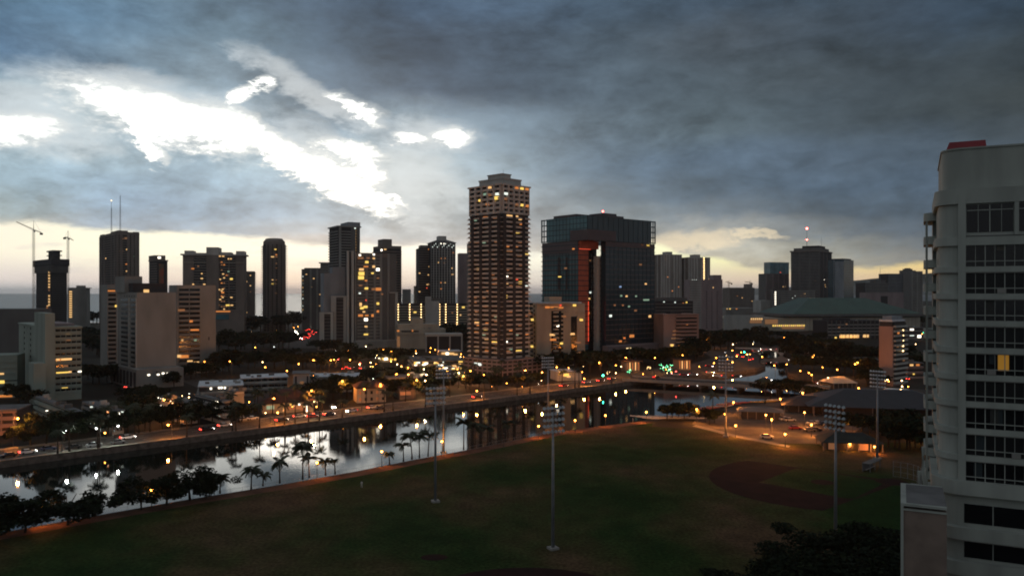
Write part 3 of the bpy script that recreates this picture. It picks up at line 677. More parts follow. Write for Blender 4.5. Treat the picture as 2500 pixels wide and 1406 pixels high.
piece('sign_band', EM['sign'], v.root, xs-4+20, xs+22, -6.3, -6, 5.2, 6.6)

# ---- cream block in front of it
v = bldg('apartment_block', 'cream block in front of the glass offices with dark balcony recess', 1289, 1310, 1428, 741, 530, 20, 'cream', core='cream', D=16)
L = v.W
def seg(px): return v.hit('R', px, 800)[0]
v.p('balcony_recess', GL, 'R', seg(1346), seg(1375), .02, .25, 4, v.z1-5); v.p('balcony_recess', GL, 'R', seg(1394), seg(1408), .02, .25, 4, v.z1-9)
for k in range(14):
    z = 4+k*2.9
    v.p('balcony', MW['cream'], 'R', seg(1350), seg(1362), .1, 1.3, z, z+1.0); v.p('balcony', MW['cream'], 'R', seg(1370), seg(1392), 0, .8, z, z+1.25)
    if k < 12: v.p('balcony', MW['cream'], 'R', seg(1408), seg(1427), 0, .8, z, z+1.2)
v.p('roof_edge', MW['cream'], 'R', -1, seg(1412), .1, 1.6, v.z1-.6, v.z1); roofbox(v, .3, .55, .2, .8, 4.5); roofbox(v, .02, .95, .1, .95, .9, MW['roofw'])
for k in range(13):
    z = 4+k*2.9
    for s_2 in (.25, .7): v.p('window', GL, 'L', v.D*s_2-1.2, v.D*s_2+1.2, .02, .3, z+1, z+2.3)
piece('corridor_wing', MW['cream'], v.root, -13, 0, 4, 16, 0, v.z1-6)
for k in range(14):
    z = 3.6+k*2.9
    piece('window', GL, v.root, -11.5, -9.4, 3.7, 4.02, z, z+1.3); piece('window', GL, v.root, -3.5, -1.2, 3.7, 4.02, z, z+1.3)
    o = MB().ball((-6.6, 3.4, z+1.4), .22, 6, 4).build('corridor_lamp', EM['bulb'], v.root)
v.lit([('R', 1336, 750, 'o', 3), ('R', 1352, 750, 'o', 5, .9), ('R', 1366, 751, 'o', 5, .9), ('R', 1368, 739, 'r', 1), ('R', 1402, 739, 'y', 2), ('R', 1361, 795, 'b', 1.6), ('R', 1418, 781, 'y', 2.4), ('R', 1397, 815, 'w', 3), ('R', 1348, 817, 'w', 3.4), ('R', 1350, 829, 'o', 4), ('R', 1370, 838, 'y', 2), ('R', 1410, 836, 'd', 4), ('R', 1411, 860, 'd', 4), ('R', 1361, 874, 'g', 6), ('R', 1376, 772, 'd', 3)], w=1.8, out=.9)
for px, py, tn in ((1283, 779, 'y'), (1304, 780, 'y'), (1303, 845, 'y'), (1284, 853, 'w'), (1297, 765, 'd')):
    t = (at(px, 536)); z = zt(py, 536); lx_ = (px-1310)/F*536
    piece('window', EM[tn], v.root, lx_-1, lx_+1, 3.65, 3.9, z-.7, z+.7)

# ---- pink block at the bend and the dark roofs behind it
v = bldg('office_block', 'pink block at the avenue bend with orange light on its upper floors', 1597, 1620, 1706, 768, 628, 20, 'pink', D=18)
for f in 'R':
    for k in range(14):
        z = 3+k*3.0
        if z < v.z1-2:
            v.p('window_band', GL2, f, v.W*.35, v.W*.94, .02, .2, z+1.3, z+2.5); v.p('balcony', MW['pink'], f, v.W*.33, v.W*.96, .05, 1.1, z, z+1.1)
v.lit([('R', 1640+RN.uniform(0, 50), 790+k*9, RN.choice('odod'), RN.uniform(3, 9), .9) for k in range(8)]+[('R', 1667, 836, 'o', 2), ('R', 1640, 843, 'y', 1.6), ('R', 1677, 791, 'o', 1.5), ('R', 1640, 842, 'w', 3)], out=.6)
ring(v, .4, .8); roofbox(v, .3, .6, .3, .7, 2, MW['charcoal'])
v = bldg('parking_block', 'dark flat block with small white stair lamps behind the pink block', 1594, 1600, 1692, 735, 800, 10, 'charcoal', D=30)
bands(v, 'R', 3.4, 1.2, .5, m=MW['grey2']); v.lit([('R', 1621, 724+k*3, 'c', 1.2, .8) for k in (2, 4)]+[('R', 1648, 728, 'c', 1.2), ('R', 1676, 738, 'y', 1.6), ('R', 1668, 741, 'o', 1.6)])
roofbox(v, .05, .9, .2, .8, 3.5, MW['grey2'])

# ---- twin towers right of the glass block
for px0, px1, top, lab in ((1603, 1664, 622, 'pale ribbed tower of a pair, directly beside the glass office block'), (1670, 1733, 629, 'pale ribbed tower of a pair, with a column of lamps down its side')):
    v = bldg('apartment_tower', lab, px0, px0+12, px1, top, 1150, 20, 'tan', core='brown', D=22, group='pair of ribbed towers')
    piers(v, 'R', [0, .12, .24, .38, .62, .76, .9, 1], 2.2, .9); piers(v, 'L', [0, .5, 1], 2.5, .6)
    bands(v, 'R', 2.9, 1.0, .5); roofbox(v, .35, .62, .2, .8, 5); ring(v, .5, 1.2)
    v.scatter('R', 7, RN, 'wdo', 1.8, 1.4, 2.9, out=.6)
    if px0 == 1670: lampcol(v, 'R', 1718, ys(630, 690, 16), r=.45)
v = bldg('apartment_block', 'pale grey block with window grid in front of the second ribbed tower', 1682, 1684, 1764, 682, 960, 8, 'mauve', core='mauve', D=20)
for k in range(9):
    s_2 = .03+k*.035; v.p('rib', MW['white2'], 'R', v.W*s_2, v.W*s_2+.5, 0, .6, 0, v.z1)
bands(v, 'R', 2.9, .9, .35, 0, v.W*.36, MW['white2'])
roofbox(v, .76, .99, .1, .9, 5.5); v.lit([('R', 1690+k*5, 683, 'c', 1.0, .5) for k in range(3)]+[('R', 1741, 702, 'w', 1)])
mb = MB()
for k in range(16):
    for s_2 in (.5, .66, .82): v.mb(mb, 'R', v.W*s_2, v.W*s_2+1.2, 0, .08, 6+k*2.9, 7.2+k*2.9)
mb.build('window_grid', GL, v.root, kind='stuff')

# ---- far right skyline
v = bldg('construction_block', 'brown unfinished block under two small cranes', 1778, 1782, 1842, 702, 1700, 15, 'brown', D=30)
bands(v, 'R', 3.5, 1.5, .6, m=MW['grey2']); roofbox(v, .8, .98, .2, .8, 8)
v.lit([('R', 1800, 722, 'o', 3), ('R', 1812, 727, 'w', 2.5), ('R', 1836, 735, 'w', 2)])
v = bldg('office_tower', 'low purple grey tower in front of the teal tower', 1861, 1870, 1926, 668, 2000, 20, 'mauve', core='grey2', D=30)
bands(v, 'R', 3.8, 1.4, .5); piers(v, 'R', [0, .3, .55, .8, 1], 3, .8); v.lit([('R', 1912, 700, 'w', 3), ('R', 1917, 699, 'w', 3)])
v = bldg('glass_tower', 'small teal glass tower with curved top behind the purple one', 1873, 1880, 1926, 640, 2150, 20, 'teal', core='teal', D=26)
bands(v, 'R', 3.8, .5, .3); piers(v, 'R', [0, .25, .5, .75, 1], .8, .5, m=MW['teal'])
v.lit([('R', 1905, 665, 'r', 4, 2)])
v = bldg('office_tower', 'wide dark office tower with stepped roof and two antennas', 1931, 2001, 2030, 614, 1900, 55, 'grey', core='charcoal')
bands(v, 'L', 3.6, 1.1, .5); piers(v, 'L', [0, .35, .7, 1], 3.5, .8, m=MW['grey2']); piers(v, 'R', [0, .3, .6, 1], 3.5, .8, m=MW['grey2'])
roofbox(v, -.03, 1.03, -.03, 1.03, 3, MW['brown']); r_ = roofbox(v, .1, .9, .05, .95, 7, MW['grey2'], dz=3); roofbox(v, .25, .75, .12, .72, 13, MW['charcoal'], dz=3)
mast(v.root, v.W*.4, v.D*.62, v.z1+12, zt(556, 1930), .7, beacon=2.6); mast(v.root, v.W*.5, v.D*.15, v.z1+12, zt(574, 1930), .4)
MB().ball((v.W*.4, v.D*.62, zt(583, 1930)), 1.8, 6, 4).build('beacon_lamp', EM['red'], v.root)
v.lit([('R', 2012, 683, 'b', 3), ('R', 2014, 695, 'w', 4), ('R', 2015, 700, 'w', 4), ('R', 2024, 663, 'w', 3), ('L', 1990, 686, 'd', 3)])
v = bldg('glass_tower', 'blue grey glass tower with pale central strip beside the wide tower', 2022, 2060, 2084, 634, 1800, 45, 'dteal', core='dteal')
bands(v, 'L', 3.8, .8, .3, m=MW['teal']); bands(v, 'R', 3.8, .8, .3, m=MW['teal']); v.p('pale_strip', MW['blue'], 'L', 0, v.D*.55, 0, 1, 20, v.z1-4); v.p('pale_strip', MW['blue'], 'L', v.D*.6, v.D*.64, 0, 1, 0, v.z1)
roofbox(v, .1, .9, .1, .9, 3, MW['charcoal'])
v = bldg('parking_garage', 'long low grey block with scattered white lamps under the wide tower', 1900, 1905, 1990, 708, 1250, 10, 'grey2', D=30)
bands(v, 'R', 3.4, 1.3, .6, m=MW['grey']); v.scatter('R', 12, RN, 'cwwd', 1.6, .9, 3.4, 12); v.lit([('R', 1967, 734, 'y', 3, 2.2)])
v = bldg('stair_tower', 'slim stair tower with a ladder of bright white lamps', 1887, 1888, 1900, 706, 1230, 10, 'grey2', D=8)
v.lit([('R', 1893, 713+k*4.3, 'b', 2.2, 1.2) for k in range(8)])
v = bldg('apartment_block', 'pale block with tall dark doorway slot next to the green roof', 2122, 2124, 2206, 714, 1300, 8, 'mauve', D=30)
v.p('door_slot', MW['charcoal'], 'R', v.W*.32, v.W*.52, 0, .4, 0, v.z1-6)
v = bldg('office_tower', 'stepped dark tower with a small domed roof at the far skyline', 2107, 2112, 2232, 690, 2000, 10, 'grey2', core='charcoal', D=40)
bands(v, 'R', 3.6, 1.3, .5, m=MW['grey']); v2 = sub(v, 2164, 2168, 2252, 668, 2010, 'blue', core='charcoal', D=38, z0=0); bands(v2, 'R', 3.6, 1.3, .5, m=MW['blue'])
v3 = sub(v, 2204, 2208, 2236, 660, 2012, 'grey2', D=20); roofbox(v3, .2, .8, .2, .8, 4); roofbox(v3, .32, .68, .3, .7, 6); mast(v.root, v.W*.33, 5, v.z1, zt(650, 2000), .6)
roofbox(v, .25, .5, .2, .8, 7); v.lit([('R', 2170, 683, 'c', 5, 1.4)])
v = bldg('apartment_tower', 'grey balcony tower peeping out before the near curved building', 2222, 2226, 2252, 662, 1500, 10, 'grey', core='grey2', D=24)
bands(v, 'R', 3.1, 1.1, .6); piers(v, 'R', [0, .5, 1], 2, .8)

# ---- exhibition hall with the green roof
hall = thing('exhibition_hall', (*G(2070, 806), 0), R(8), 'long low hall under a wide pitched green roof', 'hall')
Y0 = hall.location.y; sc = Y0/F
def hp(px): return (px-2070)*sc
zwall = zt(768, Y0)
MB().box(hp(1760), hp(2262), 0, 90, 0, zt(775, Y0)).build('wall', MW['cream'], hall)
MB().prism([(hp(1925), -4), (hp(2262), -4), (hp(2262), 95), (hp(1925), 95)], zt(766, Y0), zt(728, Y0), [(hp(2000), 30), (hp(2150), 30), (hp(2150), 60), (hp(2000), 60)]).build('roof', MW['groof'], hall)
MB().box(hp(1900), hp(2262), -5, 95, zt(772, Y0), zt(766, Y0)-.1).build('fascia', MW['grey2'], hall)
MB().box(hp(1845), hp(1958), -9, 0, 0, zt(792, Y0)).build('terrace', MW['cream'], hall)
MB().box(hp(1752), hp(1848), -6, 0, 0, zt(768, Y0)).build('side_wing', MW['white2'], hall)
for k in range(26):
    x = hp(1815+k*5.2)
    if not 1842 < 1815+k*5.2 < 1862: piece('lit_bay', EM['y'] if k % 3 else EM['w'], hall, x, x+1.6, -9.4, -9.1, zt(795, Y0), zt(791, Y0)) if k > 8 else piece('lit_bay', EM['w'], hall, x, x+1.5, -6.4, -6.1, zt(779, Y0), zt(775, Y0))
piece('lit_band', EM['d'], hall, hp(1890), hp(1948), -9.3, -9.05, zt(801, Y0), zt(796, Y0)); piece('lit_band', EM['d'], hall, hp(1848), hp(1880), -9.3, -9.05, zt(789, Y0), zt(778, Y0)); piece('lit_band', EM['d'], hall, hp(1812), hp(1842), -6.3, -6.05, zt(787, Y0), zt(780, Y0))
for k in range(30): piece('panel_joint', MW['grey2'], hall, hp(1960+k*10)-.15, hp(1960+k*10)+.15, -.15, -.01, 0, zt(776, Y0))
v = bldg('low_block', 'white low rise block standing to one side of the exhibition hall wing', 1855, 1858, 1886, 733, 1300, 8, 'white2', D=30)
v = bldg('school_block', 'dark flat roofed block with a grid of glowing yellow windows', 2018, 2020, 2146, 783, 840, 8, 'grey2', core='charcoal', D=30)
bands(v, 'R', 3.6, 1.3, .6, m=MW['grey']); piers(v, 'R', [i/12 for i in range(13)], .7, .7, m=MW['grey2']); roofbox(v, .1, .5, .2, .7, 2.4, MW['charcoal'])
for r_i, y in enumerate((819, 829, 839)):
    for k in range(6): v.lit([('R', 2053+k*8, y, 'y' if r_i == 2 else 'w', 3.0, 2.2)], out=.7)
v.lit([('R', 2110, 833, 'w', 3, 3), ('R', 2117, 833, 'w', 3, 3), ('R', 2066, 791, 'd'), ('R', 2048, 799, 'd'), ('R', 2040, 839, 'y', 2, 1.5)], out=.7)

# ---- the slim pink tower with corridor lamps
v = bldg('apartment_tower', 'slim pink tower with blank side, pale roof house and corridor lamps', 2146, 2180, 2211, 797, 418, 40, 'pink', core='pink')
for k in range(13):
    z = 1.2+k*2.5
    v.p('window_band', GL2, 'R', .8, v.W, .02, .2, z+1.1, z+2.4); v.p('balcony', MW['white2'], 'R', .6, v.W+.4, .05, 1.2, z, z+1.0)
z = v.z1-2.2
lampcol(v, 'R', 2200, [806, 818.5, 831, 844, 856], r=.3)
roofbox(v, 0, 1, .05, .95, 2.5, MW['charcoal']); roofbox(v, -.02, 1.02, .03, .97, 1.0, MW['roofw'], dz=2.5, name='roof_slab'); roofbox(v, .1, .9, .15, .85, 1.8, MW['blue'], dz=3.5)
v.lit([('R', 2192, 812, 'o', 2), ('R', 2205, 878, 'd', 2), ('R', 2190, 845, 'd', 2)])

# ---- low pieces between
v = bldg('low_block', 'low grey service block among trees under the far towers', 1770, 1772, 1850, 752, 1350, 8, 'grey', D=40)
bands(v, 'R', 3, 1.2, .4); v.lit([('R', 1782, 734, 'y', 3), ('R', 1775, 747, 'w'), ('R', 1798, 754, 'o', 3)])

# ---- left skyline
v = bldg('construction_tower', 'unfinished dark tower with flared top floors between two tower cranes', 88, 125, 163, 650, 1150, 45, 'grey2', core='charcoal')
bands(v, 'L', 3.1, .5, 1.0); bands(v, 'R', 3.1, .5, 1.0); slabs(v, 3.1, 1.6, .4)
t_ = sub(v, 84, 125, 167, 641, 1146, 'grey2', name='flared_floor', z0=v.z1-9); slabs(t_, 3.1, 2, .5, z0=t_.z0)
t2 = sub(v, 80, 125, 170, 632, 1143, 'charcoal', name='formwork', z0=t_.z1-4)
h_ = sub(v, 118, 132, 147, 611, 1160, 'charcoal', name='lift_core', z0=t2.z1); piece('core_platform', MW['charcoal'], v.root, h_.lx-2, h_.lx+h_.W+2, h_.ly-2, h_.ly+h_.D+2, h_.z1-2, h_.z1); piece('core_platform', MW['charcoal'], v.root, h_.lx-2, h_.lx+h_.W+2, h_.ly-2, h_.ly+h_.D+2, h_.z1-8, h_.z1-6.8)
v.lit([('L', 121, 665+k*7.2, 'w' if k != 6 else 'd', 4.4, 2.4) for k in range(12) if k != 7]+[('L', 117, 747, 'w', 3), ('L', 116, 752, 'o', 3)], out=1.2)
mb = MB()
for px in (80, 86): mb.bar((at(px, 1140)-v.root.location.x, 0, 0), (at(px, 1140)-v.root.location.x, 0, 95), .25, 4)
v = bldg('apartment_block', 'lower wing block with a bright ladder of corridor lamps by the unfinished tower', 162, 166, 211, 702, 1100, 15, 'grey', core='grey', D=20)
bands(v, 'R', 3.1, 1.0, .8, v.W*.45, v.W); v.lit([('R', 172.5, 712+k*5.6, 'w', 3.4, 1.7) for k in range(12)]); roofbox(v, .4, .8, .2, .8, 3); roofbox(v, .92, 1.12, 0, .9, .8, MW['brown'], dz=-1)
v = bldg('antenna_tower', 'tall brown hotel tower carrying two thin antennas', 244, 286, 340, 570, 1020, 40, 'brown', core='charcoal')
for f in 'LR': bands(v, f, 3.1, 1.1, .7)
piers(v, 'L', [0, .12, .3, .7, .88, 1], 3.2, 1.0); piers(v, 'R', [0, .18, .5, .68, .86, 1], 3.2, 1.0)
ring(v, .4, 1.5); roofbox(v, 0, .3, 0, .3, 2.6); roofbox(v, .75, 1, .0, .2, 3); roofbox(v, .0, .2, .8, 1, 3); r_ = roofbox(v, .15, .85, .15, .85, 3.4); roofbox(v, .28, .72, .28, .72, 6)
for px, top in ((272, 490), (293.5, 478)):
    xa = at(px, 1040); mb = MB(); xl_, yl_ = 0, 0
    w_ = Vector((xa-v.O[0], 1040-v.O[1])); c, s = math.cos(-v.phi), math.sin(-v.phi); lx_, ly_ = w_.x*c-w_.y*s, w_.x*s+w_.y*c
    for k in range(3):
        a = R(120*k); mb.bar((lx_+.9*math.cos(a), ly_+.9*math.sin(a), v.z1+2), (lx_+.4*math.cos(a), ly_+.4*math.sin(a), zt(top+ (18 if px < 280 else 0), 1040)), .16, 4)
    z = v.z1+3
    while z < zt(top+20, 1040): mb.box(lx_-.7, lx_+.7, ly_-.7, ly_+.7, z, z+.25); z += 2.5
    o = mb.build('antenna', STEEL, v.root)
    if px < 280: MB().bar((lx_, ly_, zt(top+20, 1040)), (lx_, ly_, zt(top, 1040)), .2, 5).build('whip', STEEL, o); MB().ball((lx_, ly_, zt(top, 1040)), .5, 6, 4).build('beacon_lamp', EM['bulb'], o)
v.lit([('L', 259, 631, 'w', 2.4), ('R', 285, 686, 'o', 4, 2), ('R', 309, 645, 'o', 2.6), ('R', 309, 662, 'w', 2), ('R', 296, 613, 'd', 4), ('R', 308, 582, 'd', 4, 2), ('R', 309, 609, 'w', 1.6), ('L', 273, 668, 'g', 2), ('R', 325, 626, 'g', 2), ('R', 297, 583, 'd', 4)], out=.9)
v = bldg('tower_with_mural', 'small dark tower with an orange mural panel and a glowing panel as its crown hole', 364, 384, 409, 636, 950, 40, 'brown', core='charcoal')
bands(v, 'L', 3, 1, .5); ring(v, .8, 1.2)
hb = MB(); hb.box(-.2, 3.2, -.2, 14, v.z1, v.z1+6); 
cr = sub(v, 363, 378, 404, 623, 952, 'brown', name='crown', z0=v.z1+.5); cr.p('crown_glow_panel', EM['b'], 'R', cr.W*.28, cr.W*.55, 0, .2, cr.z0+2, cr.z1-1.6)  # glowing panel stands in for the brightness seen through the crown
v.p('mural_panel', mat('mural_orange', (.32, .07, .03), .7, var=.5, vscale=.12, col2=(.05, .10, .05)), 'R', v.W*.15, v.W*.62, .1, .5, 18, v.z1-4)
v = bldg('hotel_slab', 'wide hotel slab with stepped cornice, blank centre and lit windows', 437, 446, 596, 622, 900, 12, 'tan', core='brown', D=24)
ring(v, 2.2, 1.6, -.5); roofbox(v, .02, .16, .1, .9, 5); roofbox(v, .16, .40, .1, .9, 2.5); roofbox(v, .38, .58, .0, 1, 9); roofbox(v, .60, .78, .1, .9, 3.5); roofbox(v, .86, 1, .1, .9, 5)
for a, b in ((.18, .38), (.60, .74), (.76, .86)):
    mb = MB()
    z = 14
    while z < v.z1-3: v.mb(mb, 'R', v.W*a, v.W*b, .1, .9, z, z+1.0); z += 3
    v.p('window_field', GL, 'R', v.W*a, v.W*b, .02, .2, 12, v.z1-2); mb.build('floor_band', MW['brown'], v.root, kind='stuff')
v.p('cornice_line', MW['cream'], 'R', 0, v.W, .1, 1.0, zt(641, 900), zt(640, 900)+.2)
v.p('projecting_bay', MW['brown'], 'R', v.W*.39, v.W*.585, 0, 2.6, 0, v.z1)
v.lit([('R', 471, 656, 'o', 3), ('R', 484, 650, 'd'), ('R', 493, 680, 'w', 2.6), ('R', 493, 668, 'w', 1.6), ('R', 499, 694, 'w', 2.4), ('R', 537, 625, 'w', 2), ('R', 545, 625, 'w', 2.4), ('R', 558, 632, 'w', 1.6), ('R', 564, 632, 'w', 1.6), ('R', 545, 669, 'w', 2), ('R', 558, 663, 'g'), ('R', 565, 681, 'y', 3, 2), ('R', 538, 682, 'w', 1.6),
       ('R', 544, 714, 'o', 3, 2), ('R', 536, 707, 'w', 2), ('R', 544, 706, 'w', 2), ('R', 544, 726, 'w', 2), ('R', 565, 726, 'w', 2.4), ('R', 538, 731, 'w', 2), ('R', 556, 745, 'y', 4, 1.6), ('R', 566, 745, 'w', 3), ('R', 533, 745, 'd', 3), ('R', 472, 694, 'w', 2)], out=1.1)
v.scatter('R', 22, RN, 'wdddo', 1.8, 1.3, 3, 20, v.z1-4, v.W*.6, v.W*.74, out=1.0)
piece('podium', MW['brown'], v.root, v.W*.5, v.W*1.02, -14, 0, 0, zt(757, 890)); piece('lit_sign_strip', EM['o'], v.root, v.W*.54, v.W*.8, -14.4, -14.02, zt(762, 890), zt(759, 890)); piece('awning', MW['teal'], v.root, v.W*.55, v.W*.78, -14.8, -14, zt(780, 890), zt(768, 890))
v = bldg('apartment_tower', 'narrow balcony tower tucked against the wide hotel slab', 590, 594, 621, 662, 1150, 15, 'brown', D=24); bands(v, 'R', 3, 1, .8); slabs(v, 3, 1.5, .5); v.scatter('R', 6, RN, 'wd', 1.8, 1.2, 3)
# round-ended tower
v = bldg('rounded_tower', 'slender brown tower with rounded crown and toothed balconies', 641, 655, 698, 596, 1000, 30, 'brown', core='charcoal')
slabs(v, 3, 1.7, .7); 
for f in 'LR': bands(v, f, 3, .9, .5)
piers(v, 'R', [.12, .34, .62, .86], 3.6, .9); piers(v, 'L', [.2, .8], 3.6, .9)
cxl, cyl_ = v.W/2, v.D/2
rp = [(cxl+(v.W/2+2.2)*math.cos(R(a))*1.0, cyl_+(v.D/2+2.2)*math.sin(R(a))) for a in range(0, 360, 20)]
MB().prism(rp, v.z1, v.z1+4).build('crown', MW['brown'], v.root); MB().prism(rp, v.z1+4.01, v.z1+8, [(cxl+(p[0]-cxl)*.75, cyl_+(p[1]-cyl_)*.75) for p in rp]).build('crown_roof', MW['brown'], v.root)
v.lit([('R', 672, 609, 'y', 2.6), ('R', 665, 627, 'w', 4), ('R', 674, 622, 'o', 2.4), ('R', 674, 627, 'd', 3), ('R', 674, 643, 'd'), ('R', 674, 654, 'd'), ('R', 665, 683, 'w', 2), ('R', 674, 683, 'd'), ('R', 665, 693, 'y', 3), ('R', 673, 693, 'd'), ('R', 673, 716, 'd', 3), ('R', 684, 776, 'o', 3)], out=1.0)
v = bldg('apartment_slab', 'grey slab with lit left edge beside the tall lamp-lined tower', 731, 736, 800, 657, 1050, 12, 'grey2', D=24)
bands(v, 'R', 3, 1.2, .6); piers(v, 'R', [0, .35, .6, 1], 2.5, .8, m=MW['grey']); roofbox(v, .1, .9, .1, .9, 1.8)
v.lit([('R', 734, 675+k*9, 'w' if k % 2 else 'c', 2.2, 1.2) for k in range(11)]+[('R', 748, 670, 'w'), ('R', 766, 680, 'w'), ('R', 760, 700, 'w'), ('R', 782, 719, 'w'), ('R', 760, 743, 'o', 4), ('R', 781, 747, 'w'), ('R', 775, 718, 'o')])
v = bldg('apartment_slab', 'blue grey slab with flat overhanging roof behind its lower neighbours', 778, 782, 815, 641, 980, 12, 'grey2', D=20)
bands(v, 'R', 3, 1.2, .4, m=MW['grey']); ring(v, 2, .7, m=MW['blue'])
v = bldg('apartment_tower', 'dark blue grey tower with a column of orange corridor lamps', 804, 826, 878, 553, 830, 30, 'grey', core='charcoal', D=None)
for f in 'LR':
    mb = MB(); z = 6
    L = v.lenf(f)
    while z < v.z1-3: v.mb(mb, f, L*.12 if f == 'R' else 0, L*.6 if f == 'R' else L, 0, 1.2, z, z+1.1); z += 2.9
    mb.build('floor_band', MW['grey'], v.root, kind='stuff')
v.p('blank_panel', MW['grey2'], 'R', v.W*.58, v.W*.8, 0, 1.3, 0, v.z1); v.p('blank_panel', MW['grey2'], 'R', v.W*.88, v.W, 0, 1.3, 0, v.z1); v.p('fin', MW['grey'], 'R', v.W*.02, v.W*.12, 0, 1.4, 0, v.z1); ring(v, 1.4, 1.4); 
roofbox(v, .45, 1.02, -.02, .8, 5.2, MW['blue']); mast(v.root, v.W*.7, 3, v.z1+5, v.z1+7, .12)
for k in range(8): v.lit([('R', 866.5, 564+k*6.8, 'w', 1.7, 1.3)], out=1.0)
v.lit([('R', 866, 557, 'c', 1.6)], out=1.4)
v = bldg('apartment_tower', 'brown ridged tower with square roof block behind the fin-fronted block', 911, 934, 980, 606, 900, 30, 'brown', core='charcoal')
for f in 'LR': bands(v, f, 2.9, 1.3, .9)
roofbox(v, -.0, 1, .0, 1, 3); c3_ = roofbox(v, .15, .6, .2, .8, 11)
v.lit([('L', 936, 610, 'b', 3, 2.2), ('R', 940, 608, 'w', 2.4), ('R', 937, 622, 'd', 4), ('R', 948, 629, 'b', 2), ('R', 949, 683, 'b', 2.4), ('R', 966, 640, 'd')], out=1.1)
v = bldg('low_tower', 'small pale block seen between two brown towers', 981, 983, 1003, 706, 1200, 10, 'grey', D=20); bands(v, 'R', 3, .8, .6)
v = bldg('hotel_tower', 'twin-bodied tower with white vertical grid and pagoda-like roof', 1048, 1052, 1112, 592, 960, 15, 'white2', core='charcoal', D=26)
piers(v, 'R', [i/9 for i in range(10)], .9, .8, each=True); bands(v, 'R', 3, .8, .45, m=MW['grey'])
for k in range(14): v.p('window', EM['c'], 'R', v.W*(.05+k*.066), v.W*(.05+k*.066)+.9, .1, .6, v.z1-6+(k % 3)*2, v.z1-5+(k % 3)*2)
MB().prism([(v.lx-1.6, v.ly-1.6), (v.lx+v.W+1.6, v.ly-1.6), (v.lx+v.W+1.6, v.ly+v.D+1.6), (v.lx-1.6, v.ly+v.D+1.6)], v.z1, v.z1+4.5, [(v.lx+v.W*.35, v.ly+8), (v.lx+v.W*.65, v.ly+8), (v.lx+v.W*.65, v.ly+18), (v.lx+v.W*.35, v.ly+18)]).build('roof', MW['grey2'], v.root)
roofbox(v, .34, .66, .2, .8, 8.5); v.lit([('R', 1077, 592, 'b', 2), ('R', 1085, 593, 'b', 2), ('R', 1078, 631, 'o'), ('R', 1086, 631, 'o'), ('R', 1071, 641, 'w'), ('R', 1085, 642, 'd'), ('R', 1104, 655, 'w'), ('R', 1105, 670, 'w', 2.4), ('R', 1077, 690, 'o'), ('R', 1086, 690, 'w'), ('R', 1077, 705, 'o'), ('R', 1106, 617, 'o')], w=1.8)
w2 = sub(v, 1018, 1022, 1052, 606, 972, 'brown', core='charcoal', D=24); bands(w2, 'R', 2.9, 1.3, .8, m=MW['brown']); roofbox(w2, .2, 1, .1, .9, 4)
w2.lit([('R', 1047, 598+3, 'o', 2), ('R', 1021, 667, 'w'), ('R', 1046, 671, 'w'), ('R', 1048, 651, 'w'), ('R', 1043, 695, 'w'), ('R', 1042, 703, 'r', 1.2), ('R', 1048, 694, 'w'), ('R', 1022, 712, 'w')], w=1.8, out=1)
v = bldg('low_tower', 'thin pale block edge left of the twin-bodied tower', 1010, 1011, 1018, 698, 1000, 10, 'cream', D=12)
# lamp-lined corridors block
v = bldg('corridor_block', 'long mid rise block with rows of corridor lamps in columns', 966, 969, 1148, 741, 860, 12, 'brown', core='charcoal', D=16)
bands(v, 'R', 2.75, 1.15, .9, 0, v.W, MW['cream'], z0=6)
for px in (972, 1000, 1028, 1073, 1088, 1116, 1144): lampcol(v, 'R', px, [743+6.2*k for k in range(7 if px < 1040 else 9)], r=.42, out=.9)
v.p('lift_tower', MW['tan'], 'R', v.hit('R', 1038, 760)[0], v.hit('R', 1072, 760)[0], 0, 4, 0, zt(735, 860)); v.p('lift_tower', MW['tan'], 'R', v.hit('R', 1038, 760)[0], v.hit('R', 1052, 760)[0], 0, 4.5, zt(735, 860), zt(724, 860)); v.p('roof_house', MW['grey2'], 'R', v.hit('R', 1056, 760)[0], v.hit('R', 1082, 760)[0], -6, -1, v.z1, v.z1+6)
v.lit([('R', 1067, 738, 'y', 4, 1.2), ('R', 1013, 762, 'y', 3, 1.6), ('R', 1131, 750, 'y', 3, 1.6), ('R', 1006, 755, 'd'), ('R', 1104, 763, 'd'), ('R', 1124, 769, 'w', 1.4), ('R', 1109, 796, 'y'), ('R', 1115, 790, 'w')], out=1.3)

# ---- fin-fronted block in the middle
v = bldg('apartment_block', 'mid grey block with two tall pale fins and golden lit windows', 845, 866, 968, 617, 700, 25, 'grey', core='grey2', D=20)
zt_ = v.z1; fw = lambda px: v.hit('R', px, 700)[0]
for k in range(30):
    z = 4+k*2.9
    if z > v.z1-2: break
    for a, b in ((872, 896), (899, 911), (914, 930)): v.p('balcony', MW['grey'], 'R', fw(a), fw(b), 0, .9, z, z+1.0)
piers(v, 'R', [0, .28, .47, .62, .8], 2.0, 1.0, m=MW['grey'])
for a, b in ((845, 850), (856, 862)):
    o = piece('fin', MW['white2'], v.root, *(lambda t0, t1: (min(t0, t1), max(t0, t1)))(*[(px-866)/F*700 for px in (a, b)]), -3.2, -1.8, 0, zt(613, 700))
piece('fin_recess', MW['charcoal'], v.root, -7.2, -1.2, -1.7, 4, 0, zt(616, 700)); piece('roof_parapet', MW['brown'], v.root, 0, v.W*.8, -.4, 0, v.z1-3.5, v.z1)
r1 = piece('side_block', MW['grey2'], v.root, v.W*.8, v.W, -1, 14, 0, zt(712, 700)); piece('frame_post', MW['white2'], v.root, v.W-1.8, v.W+.6, -2.2, -1, 0, zt(713, 700)); piece('frame_beam', MW['white2'], v.root, v.W*.82, v.W+.6, -2.2, -1, zt(716, 700), zt(713, 700)+.01)
